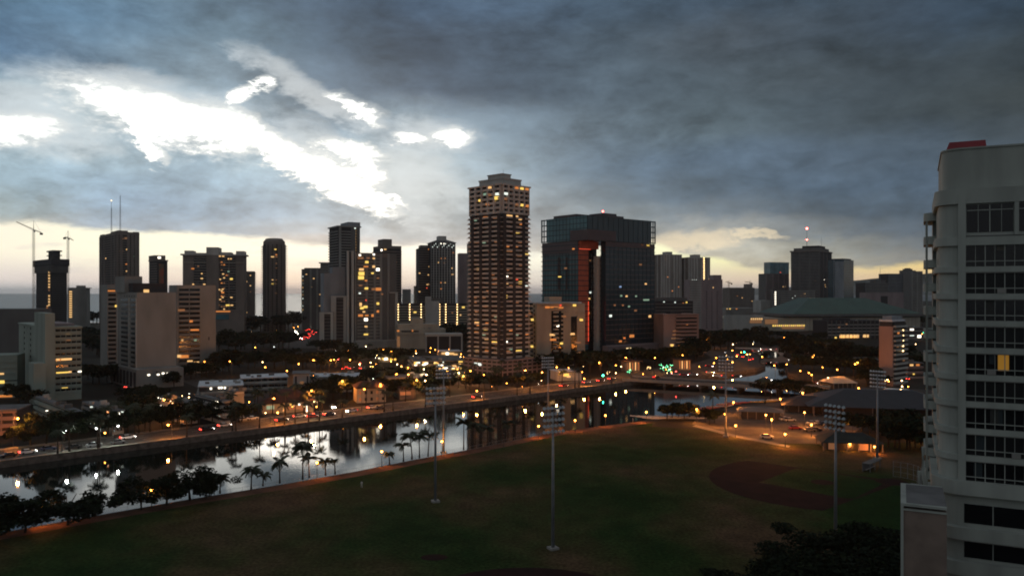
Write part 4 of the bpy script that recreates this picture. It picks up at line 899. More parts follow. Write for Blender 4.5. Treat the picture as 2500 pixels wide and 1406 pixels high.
v.lit([('R', 878, 623, 'b', 1.8), ('R', 912, 621, 'b', 1.6), ('R', 895, 640, 'y', 2.8, 2), ('R', 893, 651, 'o', 4, 1.2), ('R', 882, 658, 'w', 4, 2), ('R', 882, 668, 'y', 5, 3), ('R', 881, 678, 'y', 5, 3), ('R', 922, 658, 'b', 2.8, 2.4), ('R', 912, 651, 'w', 2.2, 2), ('R', 909, 667, 'y', 2), ('R', 893, 685, 'o', 2), ('R', 922, 679, 'd', 2.2), ('R', 894, 704, 'y', 3, 1.8),
       ('R', 923, 706, 'o', 5, 2.6), ('R', 911, 706, 'd', 3, 2), ('R', 880, 697, 'd', 3), ('R', 878, 716, 'c', 1.6), ('R', 893, 733, 'r', 1), ('R', 880, 743, 'w', 2, 3), ('R', 922, 741, 'y', 2.2, 2), ('R', 892, 749, 'y', 3.4, 2), ('R', 883, 752, 'y', 3, 2), ('R', 888, 761, 'w'), ('R', 895, 770, 'o', 3), ('R', 880, 770, 'o', 4, 2), ('R', 922, 760, 'o', 2, 2), ('R', 909, 770, 'o', 2, 2.4),
       ('R', 893, 780, 'b', 3, 2.4), ('R', 893, 797, 'w', 2.4), ('R', 893, 816, 'y', 3.6), ('R', 880, 630, 'd', 5, 2), ('R', 898, 630, 'd', 3), ('R', 912, 631, 'w'), ('R', 941, 833, 'y', 3), ('R', 949, 833, 'y', 3), ('R', 932, 718, 'd')], out=1.2)
piece('podium', MW['grey'], v.root, -2, v.W*1.1, -14, 0, 0, 7)
piece('plain_block', MW['blue'], v.root, *(lambda a, b: (a, b))((797-866)/F*715, (849-866)/F*715), 8, 22, 0, zt(668, 715)); piece('plain_block_top', MW['blue'], v.root, (818-866)/F*715, (849-866)/F*715, 8.5, 21, zt(668, 715), zt(653, 715))
for xl_, xr_, tp, yy, lb in ((778, 814, 762, 690, 'lower white framed slab with dark centre bay above a lit shop sign'), (806, 846, 722, 696, 'taller white framed slab with dark centre bay next to the fins')):
    v = bldg('framed_slab', lb, xl_, xl_+2, xr_, tp, yy, 10, 'white2', core='charcoal', D=14, group='white framed slabs')
    v.p('frame_post', MW['white2'], 'R', 0, v.W*.34, 0, 1.2, 0, v.z1); v.p('frame_post', MW['white2'], 'R', v.W*.8, v.W, 0, 1.2, 0, v.z1); v.p('frame_beam', MW['white2'], 'R', v.W*.34, v.W*.8, 0, 1.2, v.z1-1.6, v.z1)
    bands(v, 'R', 2.9, .8, .5, v.W*.34, v.W*.8, MW['grey2'])
    if tp > 740: piece('shop_front', MW['cream'], v.root, -2, v.W+8, -9, 0, 0, 5.5); piece('shop_sign', EM['sign'], v.root, v.W*.45, v.W*1.05, -9.3, -9.02, 4, 5.4)
# round-fronted cinema-like building and canopy frame
v = bldg('civic_building', 'low pale building with stepped roof and slit windows', 965, 968, 1088, 804, 690, 10, 'cream', D=26)
v.p('slit_window', MW['charcoal'], 'R', v.W*.1, v.W*.45, .02, .3, v.z1-2.4, v.z1-1.2); roofbox(v, .02, .85, .1, .9, 4.4); roofbox(v, .3, .55, .25, .8, 9.5); piece('lit_panel', EM['d'], v.root, .4, 3, -.4, -.1, 2, v.z1-6)
v.lit([('R', 972, 795-2, 'o', 2), ('R', 1007, 797, 'o', 1.2)]); v.p('sill_line', MW['cream'], 'R', 0, v.W, .05, .9, v.z1-4.6, v.z1-3.8)
v = bldg('frame_canopy', 'tall open concrete frame beside the low pale building', 1038, 1040, 1127, 815, 660, 8, 'cream', core='charcoal', D=16, z1=zt(821, 660))
piece('frame_beam', MW['white2'], v.root, -.5, v.W+.8, -1.5, 16, zt(821, 660), zt(815, 660))
for k in range(4): piece('frame_post', MW['white2'], v.root, v.W*k/3-.5, v.W*k/3+.7, -1.4, -.4, 0, zt(821, 660))

# ---- grey slab complex, left
H = bldg('apartment_complex', 'large grey slab complex with blank end wall facing the canal', 286, 334, 430, 714, 415, 42, 'grey', core='grey')
lf = lambda px: H.hit('L', px, 800)[0]
for a, b in ((296, 312), (320, 330)):
    for k in range(17):
        z = 6+k*2.55
        if z > H.z1-5: break
        H.p('window', MW['dteal'] if (k*7+a) % 3 else GL, 'L', lf(b), lf(a), .02, .12, z+1.0, z+2.2); H.p('balcony', MW['grey'], 'L', lf(b)-.1, lf(a)+.1, .05, .9, z, z+.85)
for s_2 in (lf(333.4), lf(316), lf(288)): H.p('rib', MW['white2'], 'L', max(0, s_2-.5), s_2+.5, .02, .5, 4, H.z1-3)
for k in range(5): H.p('vent', MW['charcoal'], 'L', lf(329-k*6), lf(327-k*6), .02, .1, H.z1-2.4, H.z1-1.6)
roofbox(H, .05, .9, .3, .9, 5.0, MW['charcoal']); roofbox(H, -.05, .4, .5, 1.0, 8.8, MW['grey'])
roofbox(H, .32, .44, .25, .29, 1.6, EM['w'], name='roof_lamp_box')
a_ = sub(H, 245, 262, 290, 694, 470, 'grey', core='grey', name='rear_slab'); 
for k in range(20):
    z = 6+k*2.7
    if z > a_.z1-5: break
    a_.p('balcony_recess', GL, 'R', a_.W*.08, a_.W*.75, .02, .12, z+1.1, z+2.4)
a_.lit([('R', 284, 747, 'y', 1.6), ('R', 282, 709+1, 'o', 6, .8)], out=.4)
b_ = sub(H, 426, 432, 527, 696, 480, 'grey', core='grey', name='rear_wing', D=14)
for k in range(20):
    z = 6+k*2.9
    if z > b_.z1-3: break
    for a, b in ((.05, .30), (.32, .58)): b_.p('balcony_recess', GL, 'R', b_.W*a, b_.W*b, .02, .12, z+1.2, z+2.6); b_.p('balcony', MW['grey'], 'R', b_.W*a, b_.W*b, .05, .9, z, z+1.0)
b_.lit([('R', 442, 757, 'd', 4), ('R', 466, 784, 'o', 1.6), ('R', 474, 805, 'o', 5, 1), ('R', 476, 830, 'g', 1.4), ('R', 444, 830, 'w', 1), ('R', 437, 869, 'w', 2, 1.6), ('R', 449, 870, 'o', 5, 1.8), ('R', 463, 881, 'w', 3, .8), ('R', 479, 884, 'w', 3, .8), ('R', 505, 883, 'y', 1.2)], out=.95)
b_.p('vent', MW['charcoal'], 'R', b_.W*.8, b_.W*.83, .02, .1, 20, 22)
pd = sub(H, 268, 333, 448, 903, 405, 'grey', name='podium', W=None)
for a in range(8): pd.p('opening', MW['charcoal'], 'L', pd.D*(a+.15)/8, pd.D*(a+.8)/8, .02, .1, 1, pd.z1-1.5)
for px, py in ((363, 912), (386, 911), (398, 908), (406, 908)): pd.lit([('R', px, py+3, 'b', 1.1, .7)], out=.3)

# ---- far left: wide dark block, pale green tower, edge blocks
v = bldg('apartment_slab', 'wide dark slab on the far left horizon behind the pale green block', -60, -50, 86, 755, 520, 12, 'grey2', D=30); bands(v, 'R', 3, .3, .12, m=MW['grey2'])
v = bldg('office_block', 'pale green block with window bands, some glowing amber', 46, 108, 199, 800, 360, 40, 'green', core='green')
for k in range(11):
    z = 3.2+k*2.75
    if z > v.z1-2: break
    v.p('window_band', GL, 'R', .8, v.W-.3, .02, .12, z+1.15, z+2.1); v.p('spandrel', MW['green'], 'R', .6, v.W, .02, .35, z, z+1.1)
    for s_2 in range(1, 7): v.p('mullion', MW['green'], 'R', v.W*s_2/7-.12, v.W*s_2/7+.12, .05, .3, z+1.1, z+2.15)
    for s_2 in (.25, .5, .75): v.p('window', GL, 'L', v.D*s_2-.9, v.D*s_2+.9, .02, .1, z+.9, z+2.1)
t4 = sub(v, 84, 110, 134, 765, 356, 'green', name='lift_tower'); t5 = sub(v, 70, 82, 112, 888, 350, 'green', name='low_wing')
roofbox(v, .25, .9, .1, .6, 1.4, MW['mauve']); ring(v, .4, .7, m=MW['green'])
v.lit([('R', 166, 813, 'w', 2, .6), ('R', 167, 830, 'd', 2, .5), ('R', 156, 877, 'w', 6.4, .95), ('R', 140, 878, 'd', 3, .9), ('R', 160, 893, 'd', 2, .9), ('R', 155, 909, 'y', 6, .7), ('R', 123, 911, 'o', 1.8, .9), ('R', 171, 908, 'w', 1.2, 1), ('R', 198, 907, 'b', 1.4, .9), ('R', 158, 944, 'y', 2.4, 1)], out=.32)
v = bldg('office_block', 'low green tinted block at the frame edge with two lit windows', -40, -30, 42, 868, 370, 20, 'green', core='green', D=16)
bands(v, 'R', 2.8, .9, .3); v.p('window_band', GL, 'R', 0, v.W, .02, .1, 8, 9); v.lit([('R', 2, 932, 'y', 3, 1.4), ('R', 4, 912, 'w', 2, .8), ('R', 12, 972, 'o', 6, 1)], out=.4)
v = bldg('apartment_block', 'three storey block washed by orange lamp light at the canal road', -60, -50, 42, 1005, 274, 15, 'pink', core='charcoal', D=14)
for k in range(4): v.p('balcony', MW['pink'], 'R', 0, v.W, 0, 1.2, .3+k*2.5, 1.6+k*2.5)
piers(v, 'R', [0, .3, .6, .93], .5, 1.1, m=MW['pink']); roofbox(v, -.03, 1.03, -.1, 1, .5, MW['roof'])

# ================================================================ the near building with curved bands
phi = math.atan2(-.456, .89)
NO = (at(2292, 87), 87.0)
nb = thing('curved_apartment_tower', (NO[0], NO[1], 0), phi, 'near pale green-white apartment tower with curved floor bands and red roof box', 'building')
NW, ND = 30.0, 20.0
def rounded(x0, x1, y0, y1, r, n=8, o=0.0):
    """outline with rounded corners at the two left corners, pushed out by o"""
    p = []
    for cx_, cy_, a0 in ((x0+r, y0+r, 180), (x1-.01, y0, 270), (x1-.01, y1, 0), (x0+r, y1-r, 90)):
        if a0 in (270, 0): p.append((x1+o, y0-o if a0 == 270 else y1+o)); continue
        for i in range(n+1):
            a = R(a0+90*i/n); p.append((cx_+(r+o)*math.cos(a), cy_+(r+o)*math.sin(a)))
    return p
MN = MW['nearw']
def zf(py, Y=84.6): return zt(py, Y)
ztop = zf(462, 86); zbase = 0
FHT = 2.915; W0 = zf(650)       # sill of the uppermost ordinary window row
# core (room walls) and rounded band at every floor
MB().prism(rounded(0, NW, 0, ND, 2.2), 0, ztop-.3).build('wall', MN, nb)
floors = []
z = W0
for k in range(9): floors.append(W0-k*FHT)
def window_row(z0, z1, xs, mull, transom=True, mat_=GL2):
    """one recessed window: glass, frame mullions and a rail"""
    for (a, b) in xs:
        g = piece('window', mat_, nb, a, b, -.04, .02, z0, z1)
        n = mull
        for i in range(1, n):
            x = a+(b-a)*i/n; w = .05 if i % 2 else .09
            piece('mullion', MW['nearw'], nb, x-w/2, x+w/2, -.14, -.045, z0, z1)
        if transom: piece('window_rail', MW['nearw'], nb, a, b, -.16, -.05, z0+.52, z0+.60)
def xloc(px, Y=84): return (at(px, Y)-NO[0])*math.cos(phi)+(Y-NO[1])*math.sin(phi)
def xpx(px):                      # facade coordinate seen at photo column px
    u = (px-CX)/F; d = (math.cos(phi), math.sin(phi)); return (u*NO[1]-NO[0])/(d[0]-u*d[1])
xa = xpx(2358); bay = 8.1; NR = random.Random(9); BL = [mat('blind_%d' % i, c, .9) for i, c in enumerate(((.05, .05, .048), (.09, .085, .075), (.035, .045, .05)))]
piers_x = [xa-.75]
for k, sill in enumerate(floors):
    top = sill+2.3
    x = xa
    while x < NW-1:
        b = min(x+bay, NW-.3)
        window_row(sill, top, [(x, b)], 9 if k else 9, True, GL2 if k % 2 else GL); x = b+.3
    # curved band under the windows
    MB().prism(rounded(0, NW, 0, ND, 2.2, 10, .38), sill-.62, sill-.02).build('floor_band', MN, nb)
    MB().prism(rounded(0, NW, 0, ND, 2.2, 10, .30), sill-.72, sill-.621).build('band_edge', MW['grey'], nb)
piece('window', EM['d'], nb, xpx(2437), xpx(2462), -.10, -.05, floors[4]+.55, floors[4]+2.1); 
cur = mat('glowing_amber_curtain', (.5, .22, .03), .9, emis=(1, .50, .08), es=.15); piece('glowing_curtain', cur, nb, xpx(2436), xpx(2463), -.13, -.105, floors[4]+.5, floors[4]+2.2)  # room light behind is put in as the curtain's own glow
piece('pier', MN, nb, xa-.75, xa-.02, -.45, 0, floors[-1]-.6, ztop-.8)
x = xa+bay
while x < NW: piece('pier', MN, nb, x, x+.3, -.3, 0, floors[-1]-.6, floors[0]+2.4); x += bay+.3
# top storey: taller, separate windows
s0 = zf(577); MB().prism(rounded(0, NW, 0, ND, 2.2, 10, .38), zf(598), s0).build('floor_band', MN, nb); piece('band_shadow_strip', MW['charcoal'], nb, xa, NW, -.42, -.3, s0+.02, s0+.10)  # solid charcoal strip puts the dark of a shadow gap into colour
for a, b in ((2360, 2474), (2488, 2600), (2612, 2700)): window_row(zf(566), zf(498), [(xpx(a), xpx(b))], 4, False, GL); piece('window_rail', MN, nb, xpx(a), xpx(b), -.14, -.04, zf(513), zf(511))
piece('pier', MN, nb, xpx(2476), xpx(2487), -.35, 0, s0, zf(494))
MB().prism(rounded(0, NW, 0, ND, 2.2, 10, .38), zf(495), ztop).build('roof_band', MN, nb)
MB().prism(rounded(.35, NW, .9, ND-1, 2.0, 10), ztop, zf(384)+1.2).build('penthouse', MN, nb); MB().prism(rounded(.35, NW, .9, ND-1, 2.0, 10, .12), zf(384)+1.21, zf(384)+1.4).build('penthouse_coping', MN, nb)
zp = zf(384)+1.4
MB().prism([(.75, 2.3), (4.7, 2.3), (4.7, 4.6), (.75, 4.6)], zp, zp+.95, [(1.1, 2.5), (4.6, 2.5), (4.6, 4.4), (1.1, 4.4)]).build('roof_box', mat('red_roof_box', (.22, .02, .03), .6, var=.1), nb)
for k, sill in enumerate(floors):          # blinds and curtains behind some panes, cooling units on some rails
    for j in range(3):
        a = xa+NR.uniform(.1, 15); w = NR.choice((.45, .8, .85)); h = NR.choice((.6, 1.1, 1.7))
        piece('blind', BL[NR.randrange(3)], nb, a, a+w, -.06, -.043, sill+2.28-h, sill+2.28)
    if k % 3 == 1: a = xa+NR.uniform(1, 9); piece('cooling_unit', MW['grey'], nb, a, a+.8, -.42, -.17, sill+.02, sill+.5)
# small windows and recess on the flank corner
for k, sill in enumerate(floors): piece('flank_window', GL, nb, -.03, .12, 3.0, 4.2, sill+.3, sill+2.0); piece('corner_recess', MW['grey'], nb, .9, 1.05, -.03, .03, sill+.05, sill+2.2) if False else None
# rear wing further back, slightly proud
def wing(x0, y0, y1, zt_, name):
    o = MB().prism([(-.35, y0+1), (2, y0+1), (2, y1), (-.35, y1)], 0, zt_-1.2).build(name, MN, nb); piece('wing_post', MN, nb, x0, x0+.22, y0, y0+1.2, 0, zt_-1.2)
    z = zt_-1.2
    while z > 20:
        MB().prism(rounded(x0-.1, 3, y0-.2, y1, 1.2, 6, .12), z, z+1.0).build('wing_band', MN, nb); piece('wing_window', GL, nb, x0-.03, x0+.05, y0+1, y0+2.6, z-1.7, z-.1); z -= FHT
    return o
wing(-1.15, 12, 19.5, zf(520, 100), 'rear_wing')
# lower floors: broad band, wider windows, curved balconies
zb = zf(1168); MB().prism(rounded(0, NW, 0, ND, 2.2, 10, .75), zf(1212), zf(1178)).build('floor_band', MN, nb)
for y0, y1, y2, y3 in ((1236, 1283, 1292, 1322), (1322, 1368, 1376, 1410), (1412, 1452, 1460, 1490)):
    window_row(zf(y1), zf(y0), [(xpx(2354), xpx(2423)), (xpx(2426), xpx(2540)), (xpx(2544), xpx(2650))], 1, False, GL)
    MB().prism(rounded(0, NW, 0, ND, 2.2, 10, .8), zf(y3), zf(y2)).build('floor_band', MN, nb); MB().prism(rounded(0, NW, 0, ND, 2.2, 10, .68), zf(y3+3), zf(y3)).build('band_edge', MW['grey'], nb)
for dx, y0, y1, yy in ((-1.5, 1110, 1330, 1.5), (-1.9, 1168, 1405, .4)):
    MB().tube([(dx, yy, zf(y0)), (dx-.05, yy, zf(y0)-3), (dx+.25, yy, (zf(y0)+zf(y1))/2), (dx+.9, yy, zf(y1))], [.22, .22, .2, .2], 6).build('curved_fin', MN, nb)
# annex wall with white frame
ax = thing('annex_wall', (at(2199, 78), 78, 0), R(-26.2), 'brown annex wall with white framed edge at the foot of the near tower', 'building')
za = zt(1226, 78); wA = 4.0
MB().box(0.25, wA, 0, 9, 0, za-.5).build('wall', mat('annex_render', (.20, .155, .13), .85, var=.15, vscale=.5), ax)
MB().box(0, .25, -.2, 9, 0, za).build('frame_post', MN, ax); MB().box(.25, wA, -.2, 9, za-.25, za).build('coping', MN, ax); MB().box(.25, wA, -.12, 0, za-.7, za-.5).build('string_course', MN, ax); MB().box(.5, wA, .2, 8.6, za+.002, za+.02).build('roof', MW['roof'], ax)

# ================================================================ low buildings along the canal road
def low(name, label, xl, xc, xr, Ybase, h, phi_, wall, roofm='roof', D=None, nf=0, over=.5, rail=True, win=0, piersn=0, cat='building', dark='charcoal'):
    Y = Ybase; v = bldg(name, label, xl, xc, xr, 0, Y, phi_, wall, core=dark if nf else wall, D=D, z1=h, cat=cat)
    fh = h/max(nf, 1)
    for k in range(nf):
        for f in 'RL':
            if v.lenf(f) > 1: v.p('balcony', MW[wall], f, 0, v.lenf(f), 0, 1.0, .25+k*fh, 1.35+k*fh); v.p('lintel', MW[wall], f, 0, v.lenf(f), 0, .3, (k+1)*fh-.45, (k+1)*fh-.05)
    if piersn:
        for f in 'RL': piers(v, f, [i/piersn for i in range(piersn+1)], .5, .7)
    if win:
        for k in range(max(nf, 1)):
            for i in range(win): v.p('window', GL, 'R', v.W*(i+.25)/win, v.W*(i+.7)/win, .02, .08, 1+k*fh, 2.1+k*fh)
    piece('roof', MW[roofm], v.root, -over, v.W+over, -over-.6, v.D+over, h, h+.35)
    return v
def gy(py): return HC*F/(py-HZ)
P45 = 43.65
v = low('motel_block', 'grey roofed three storey walk-up with a white lamp over its stair', 205, 272, 300, gy(1062), 8.2, P45, 'grey', D=None, nf=3, piersn=3)
v.lit([('R', 287, 988, 'b', .8, 1.0), ('R', 297, 983, 'c', .7, .3), ('L', 266, 987, 'o', .9, .4), ('L', 266, 998, 'b', .9, .4), ('L', 228, 988, 'c', .5, .4), ('L', 273, 1040, 'g', 3, 1.2)], out=1.1)
v = low('motel_block', 'low dark walk-up under trees below the pale green block', 88, 190, 204, gy(1056), 7.0, P45, 'green', nf=3, piersn=0)
v.lit([('L', 113, 1018, 'y', 1, .4), ('L', 155, 1014, 'y', 1, .4), ('L', 120, 1002, 'b', 1, .3), ('L', 125, 1048, 'g', 4, 1)], out=1.1)
v = low('walk_up_block', 'tan two storey block with flat roof and dark stair recess', 388, 455, 480, gy(1036), 8, P45, 'tan', nf=3, win=0)
for px, py in ((393, 954), (400, 956), (424, 978), (427, 984), (415, 999), (427, 999), (399, 1004), (434, 1015), (418, 990), (399, 989)): v.lit([('L', px, py, 'b', .5, .35)], out=1.25)
v = low('parking_block', 'parking block with a bright fluorescent lit bay at street level', 478, 548, 560, gy(1036), 8.6, P45, 'tan', nf=3)
v.lit([('L', 508, 1002, 'c', 3.6, .5), ('L', 515, 1005, 'c', 4, .35), ('L', 535, 1013, 'c', 3.4, .5), ('L', 498, 999, 'c', 2, .4)], out=.4)
for py in (956, 978, 994): v.lit([('L', 533, py, 'b', .6, .5)], out=1.2)
v = low('white_block', 'plain white end-walled block beside the bright parking bay', 548, 570, 596, gy(1018), 10, P45, 'cream', nf=0)
v.p('coping', MW['white'], 'R', 0, v.W, 0, .3, 9.2, 10); v.p('window_band', GL2, 'L', 1, v.D-1, .02, .1, 5, 6)
v = low('walk_up_block', 'white three storey walk-up with balcony rows and pale roof', 585, 590, 702, gy(968), 8.6, 20, 'white2', 'roofw', D=16, nf=3, piersn=0)
for k in range(3):
    for i in range(7): v.p('window', GL, 'R', v.W*(i+.3)/7, v.W*(i+.65)/7, .3, 1.06, 1.5+k*2.87, 2.5+k*2.87); v.p('partition', MW['white2'], 'R', v.W*(i+.95)/7, v.W*(i+1)/7, 0, 1.0, 0, 8.6)
v = low('walk_up_block', 'long low block with pale flat roof and amber corridor lamps', 480, 486, 592, gy(985), 7.5, 20, 'grey', 'roofw', D=22, nf=2)
for i, (px, py) in enumerate(((515, 940), (535, 934), (541, 931), (549, 938), (560, 936), (579, 947), (600, 948))): v.lit([('R', min(px, 590), py+8, 'y' if i > 4 else 'b', .8, .7)], out=1.1)
v = low('hall', 'wide hall with a dark brown hipped roof by the canal road', 598, 640, 765, gy(1010), 4.0, 20, 'cream', 'roof', D=24)
MB().prism([(-1.5, -2), (v.W+1.5, -2), (v.W+1.5, v.D+1), (-1.5, v.D+1)], 4.36, 8.5, [(8, v.D*.4), (v.W-8, v.D*.4), (v.W-8, v.D*.6), (8, v.D*.6)]).build('hipped_roof', MW['broof'], v.root)
v.lit([('R', 660, 990, 'g', 3, 1.5), ('R', 692, 985, 'w', .5, 2.2), ('R', 710, 988, 'y', .8, .8), ('R', 730, 987, 'b', .8, .7), ('R', 749, 983, 'b', .5, 3.0), ('R', 720, 994, 'd', 6, 1.6), ('R', 742, 998, 'd', 3, 1.4)], out=.4)
v = low('tan_block', 'narrow tan block with arched window and dark slot', 712, 716, 756, gy(970), 11, 15, 'tan', D=14)
v.p('dark_slot', MW['charcoal'], 'R', v.W*.1, v.W*.22, .02, .2, 1, 10); v.p('dark_slot', MW['charcoal'], 'R', v.W*.82, v.W*.92, .02, .2, 1, 10)
MB().prism([(v.W*.38+1.2*math.cos(R(a)), 0) for a in (0, 1)]+[(v.W*.4, -.1)], 5, 6).build('sill', MW['tan'], v.root); v.p('window', EM['d'], 'R', v.W*.4, v.W*.65, .02, .25, 6.4, 7.6); v.p('window', GL, 'R', v.W*.38, v.W*.66, .02, .25, 3, 4.6)
v = low('motel_block', 'long two storey motel with a white roof edge and square windows', 746, 750, 872, gy(958), 7.6, 8, 'white2', 'roofw', D=16)
for k in (1.2, 4.6):
    for i in range(12): v.p('window', GL2, 'R', v.W*(i+.25)/12, v.W*(i+.75)/12, .02, .1, k, k+1.7)
v = low('house', 'two storey house with pink lit front and dark tiled roof', 866, 872, 942, gy(984), 6.5, 20, 'cream', 'broof', D=12)
MB().prism([(-1, -1.6), (v.W+1, -1.6), (v.W+1, v.D+1), (-1, v.D+1)], 6.86, 9.2, [(3, v.D*.4), (v.W-3, v.D*.4), (v.W-3, v.D*.6), (3, v.D*.6)]).build('hipped_roof', MW['broof'], v.root)
for k in (.9, 3.9):
    for i in range(5): v.p('window', GL2 if (i+int(k)) % 3 else EM['d'], 'R', v.W*(i+.3)/5, v.W*(i+.7)/5, .02, .1, k, k+1.4)
v = low('house', 'small brown shop house under trees by the road', 972, 976, 1014, gy(975), 5.5, 20, 'brown', 'broof', D=12); v.lit([('R', 990, 960, 'd', 5, 1.6)])
v = low('shop_block', 'low long roof among palms with warm lamps below', 940, 946, 1050, gy(948), 5, 15, 'brown', 'roof', D=22); v.lit([('R', 963, 935, 'w', 1.4, .8), ('R', 1000, 938, 'd', 4, 1)])
v = low('market_hall', 'open parking deck with bright stalls beside the tallest tower', 1004, 1010, 1134, gy(905), 6, 12, 'cream', 'roof', D=36, nf=2)
RM = random.Random(4)
v.lit([('R', RM.uniform(1010, 1130), RM.uniform(880, 905), RM.choice('wbywc'), RM.uniform(.6, 2.4), .7) for _ in range(42)]+[('R', 1040, 897, 'y', 3, 1), ('R', 1105, 893, 'w', 5, 1)], out=1.2)
v = low('pavilion', 'white flat kiosk roof with floodlit underside in front of the canopy frame', 1068, 1072, 1124, gy(876), 5.5, 12, 'cream', 'roofw', D=12); v.lit([('R', 1092, 862, 'b', 2.4, 1.6), ('R', 1083, 862, 'w', 3, 1.4), ('R', 1102, 863, 'w', 4, 1.4), ('R', 1112, 865, 'w', 3, 1)], out=.8)
v = low('pavilion', 'glowing yellow pavilion between palms and the grey fin block', 918, 922, 968, gy(884), 5, 12, 'cream', 'roof', D=10)
v.lit([('R', 922+k*4.6, 875+RM.uniform(-1.5, 1.5), RM.choice('yyb'), 1.8, 1.4) for k in range(11)], out=.8)
v = low('petrol_station', 'forecourt with a white flat canopy at the road by the cream block', 1358, 1362, 1420, gy(930), 5, 15, 'white2', 'roofw', D=14)
v.lit([('R', 1382, 915, 'y', 3, 1.4), ('R', 1388, 919, 'w', 2, 1)], out=.6)
for lb, x0, x1, yb in (('glowing slatted pavilion nearest the glass offices', 1526, 1562, 908), ('glowing slatted pavilion in front of the pink block', 1655, 1686, 904)):
    v = low('pavilion', lb, x0, x0+2, x1, gy(yb), 6.5, 15, 'brown', 'broof', D=8, over=.9)
    for i in range(5): v.p('lit_slat', EM['w'] if i % 2 else EM['d'], 'R', v.W*(i+.25)/5, v.W*(i+.6)/5, .05, .25, 1, 6)
v = low('town_block', 'dim orange low block right of the pink tower', 2210, 2214, 2252, gy(925), 9, 10, 'pink', 'roof', D=14, nf=3); v.lit([('R', 2225, 885, 'w', 2, 1), ('R', 2240, 890, 'o', 2, 1), ('R', 2230, 912, 'y', 1, 1)])
v = low('town_block', 'grey block far behind the pink tower with white lamps', 2205, 2209, 2254, gy(828), 12, 10, 'grey', 'roof', D=20, nf=3)
v.lit([('R', 2226, 818, 'c', 5, 1.8), ('R', 2244, 845, 'b', 4, 3), ('R', 2226, 787, 'b', 4, 2)])
v = low('riverside_block', 'dim block with garage lamps at the far end of the field road', 2100, 2104, 2146, gy(900), 6, 10, 'brown', 'roof', D=14)
# park structures
def tent(name, label, cx_, cy_, rx, ry, h, rot, m_, eave=2.8, roofname='roof', posts=6, lit=None):
    t = thing(name, (cx_, cy_, 0), R(rot), label, 'pavilion')
    MB().prism([(-rx, -ry), (rx, -ry), (rx, ry), (-rx, ry)], eave, h, [(-rx*.45, -ry*.12), (rx*.45, -ry*.12), (rx*.45, ry*.12), (-rx*.45, ry*.12)]).build(roofname, m_, t)
    MB().box(-rx*.8, rx*.8, -ry*.7, ry*.7, 0, eave-.05).build('wall', MW['charcoal'], t)
    for i in range(posts):
        x = -rx*.92+rx*1.84*i/(posts-1)
        for y in (-ry*.92, ry*.92): piece('post', MW['brown'], t, x-.15, x+.15, y-.15, y+.15, 0, eave)
    if lit:
        for (a, b) in lit: piece('lit_doorway', EM['d'], t, a, b, -ry*.7-.1, -ry*.7-.02, .3, 2.3)
    return t
gx, gyy = G(2160, 1012); tent('sports_hall', 'big dark hipped hall roof on the field edge before the near tower', gx, gyy+6, 30, 17, 9.5, -12, mat('dark_blue_roof', (.012, .013, .018), .6, var=.2), 4)
gx, gyy = G(2000, 1008); tent('canoe_shed', 'broad dark shed roof behind the parked cars', gx+2, gyy+7, 15, 10, 6, -15, MW['charcoal'], 3)
gx, gyy = G(2070, 1000); t = tent('boat_shed', 'shed with pale blue sloping roof between the two dark roofs', gx+3, gyy+12, 11, 4, 5.6, -18, MW['roofw'], 3.2)
gx, gyy = G(2235, 1000); tent('boat_shed', 'shed with white folded roof beside the near tower', gx+2, gyy+20, 9, 10, 6.5, -30, MW['roofw'], 4)
gx, gyy = G(2085, 1100); tent('picnic_pavilion', 'park pavilion with dark hipped roof and orange lit underside', gx, gyy+4, 9.5, 6, 5.2, -10, mat('dull_green_roof', (.03, .035, .032), .8, var=.2), 2.6, lit=[(-7, -4.5), (2, 5)])
gx, gyy = G(2046, 945); tent('tent_pavilion', 'small pavilion with pinkish white pyramid roof by the park road', gx, gyy, 7, 7, 5.6, 10, MW['cream'], 2.8)
gx, gyy = G(1895, 1030); tent('canopy', 'round topped grey canopy over the car park entrance', gx-3, gyy+10, 9, 5, 4.4, -15, MW['grey2'], 3)

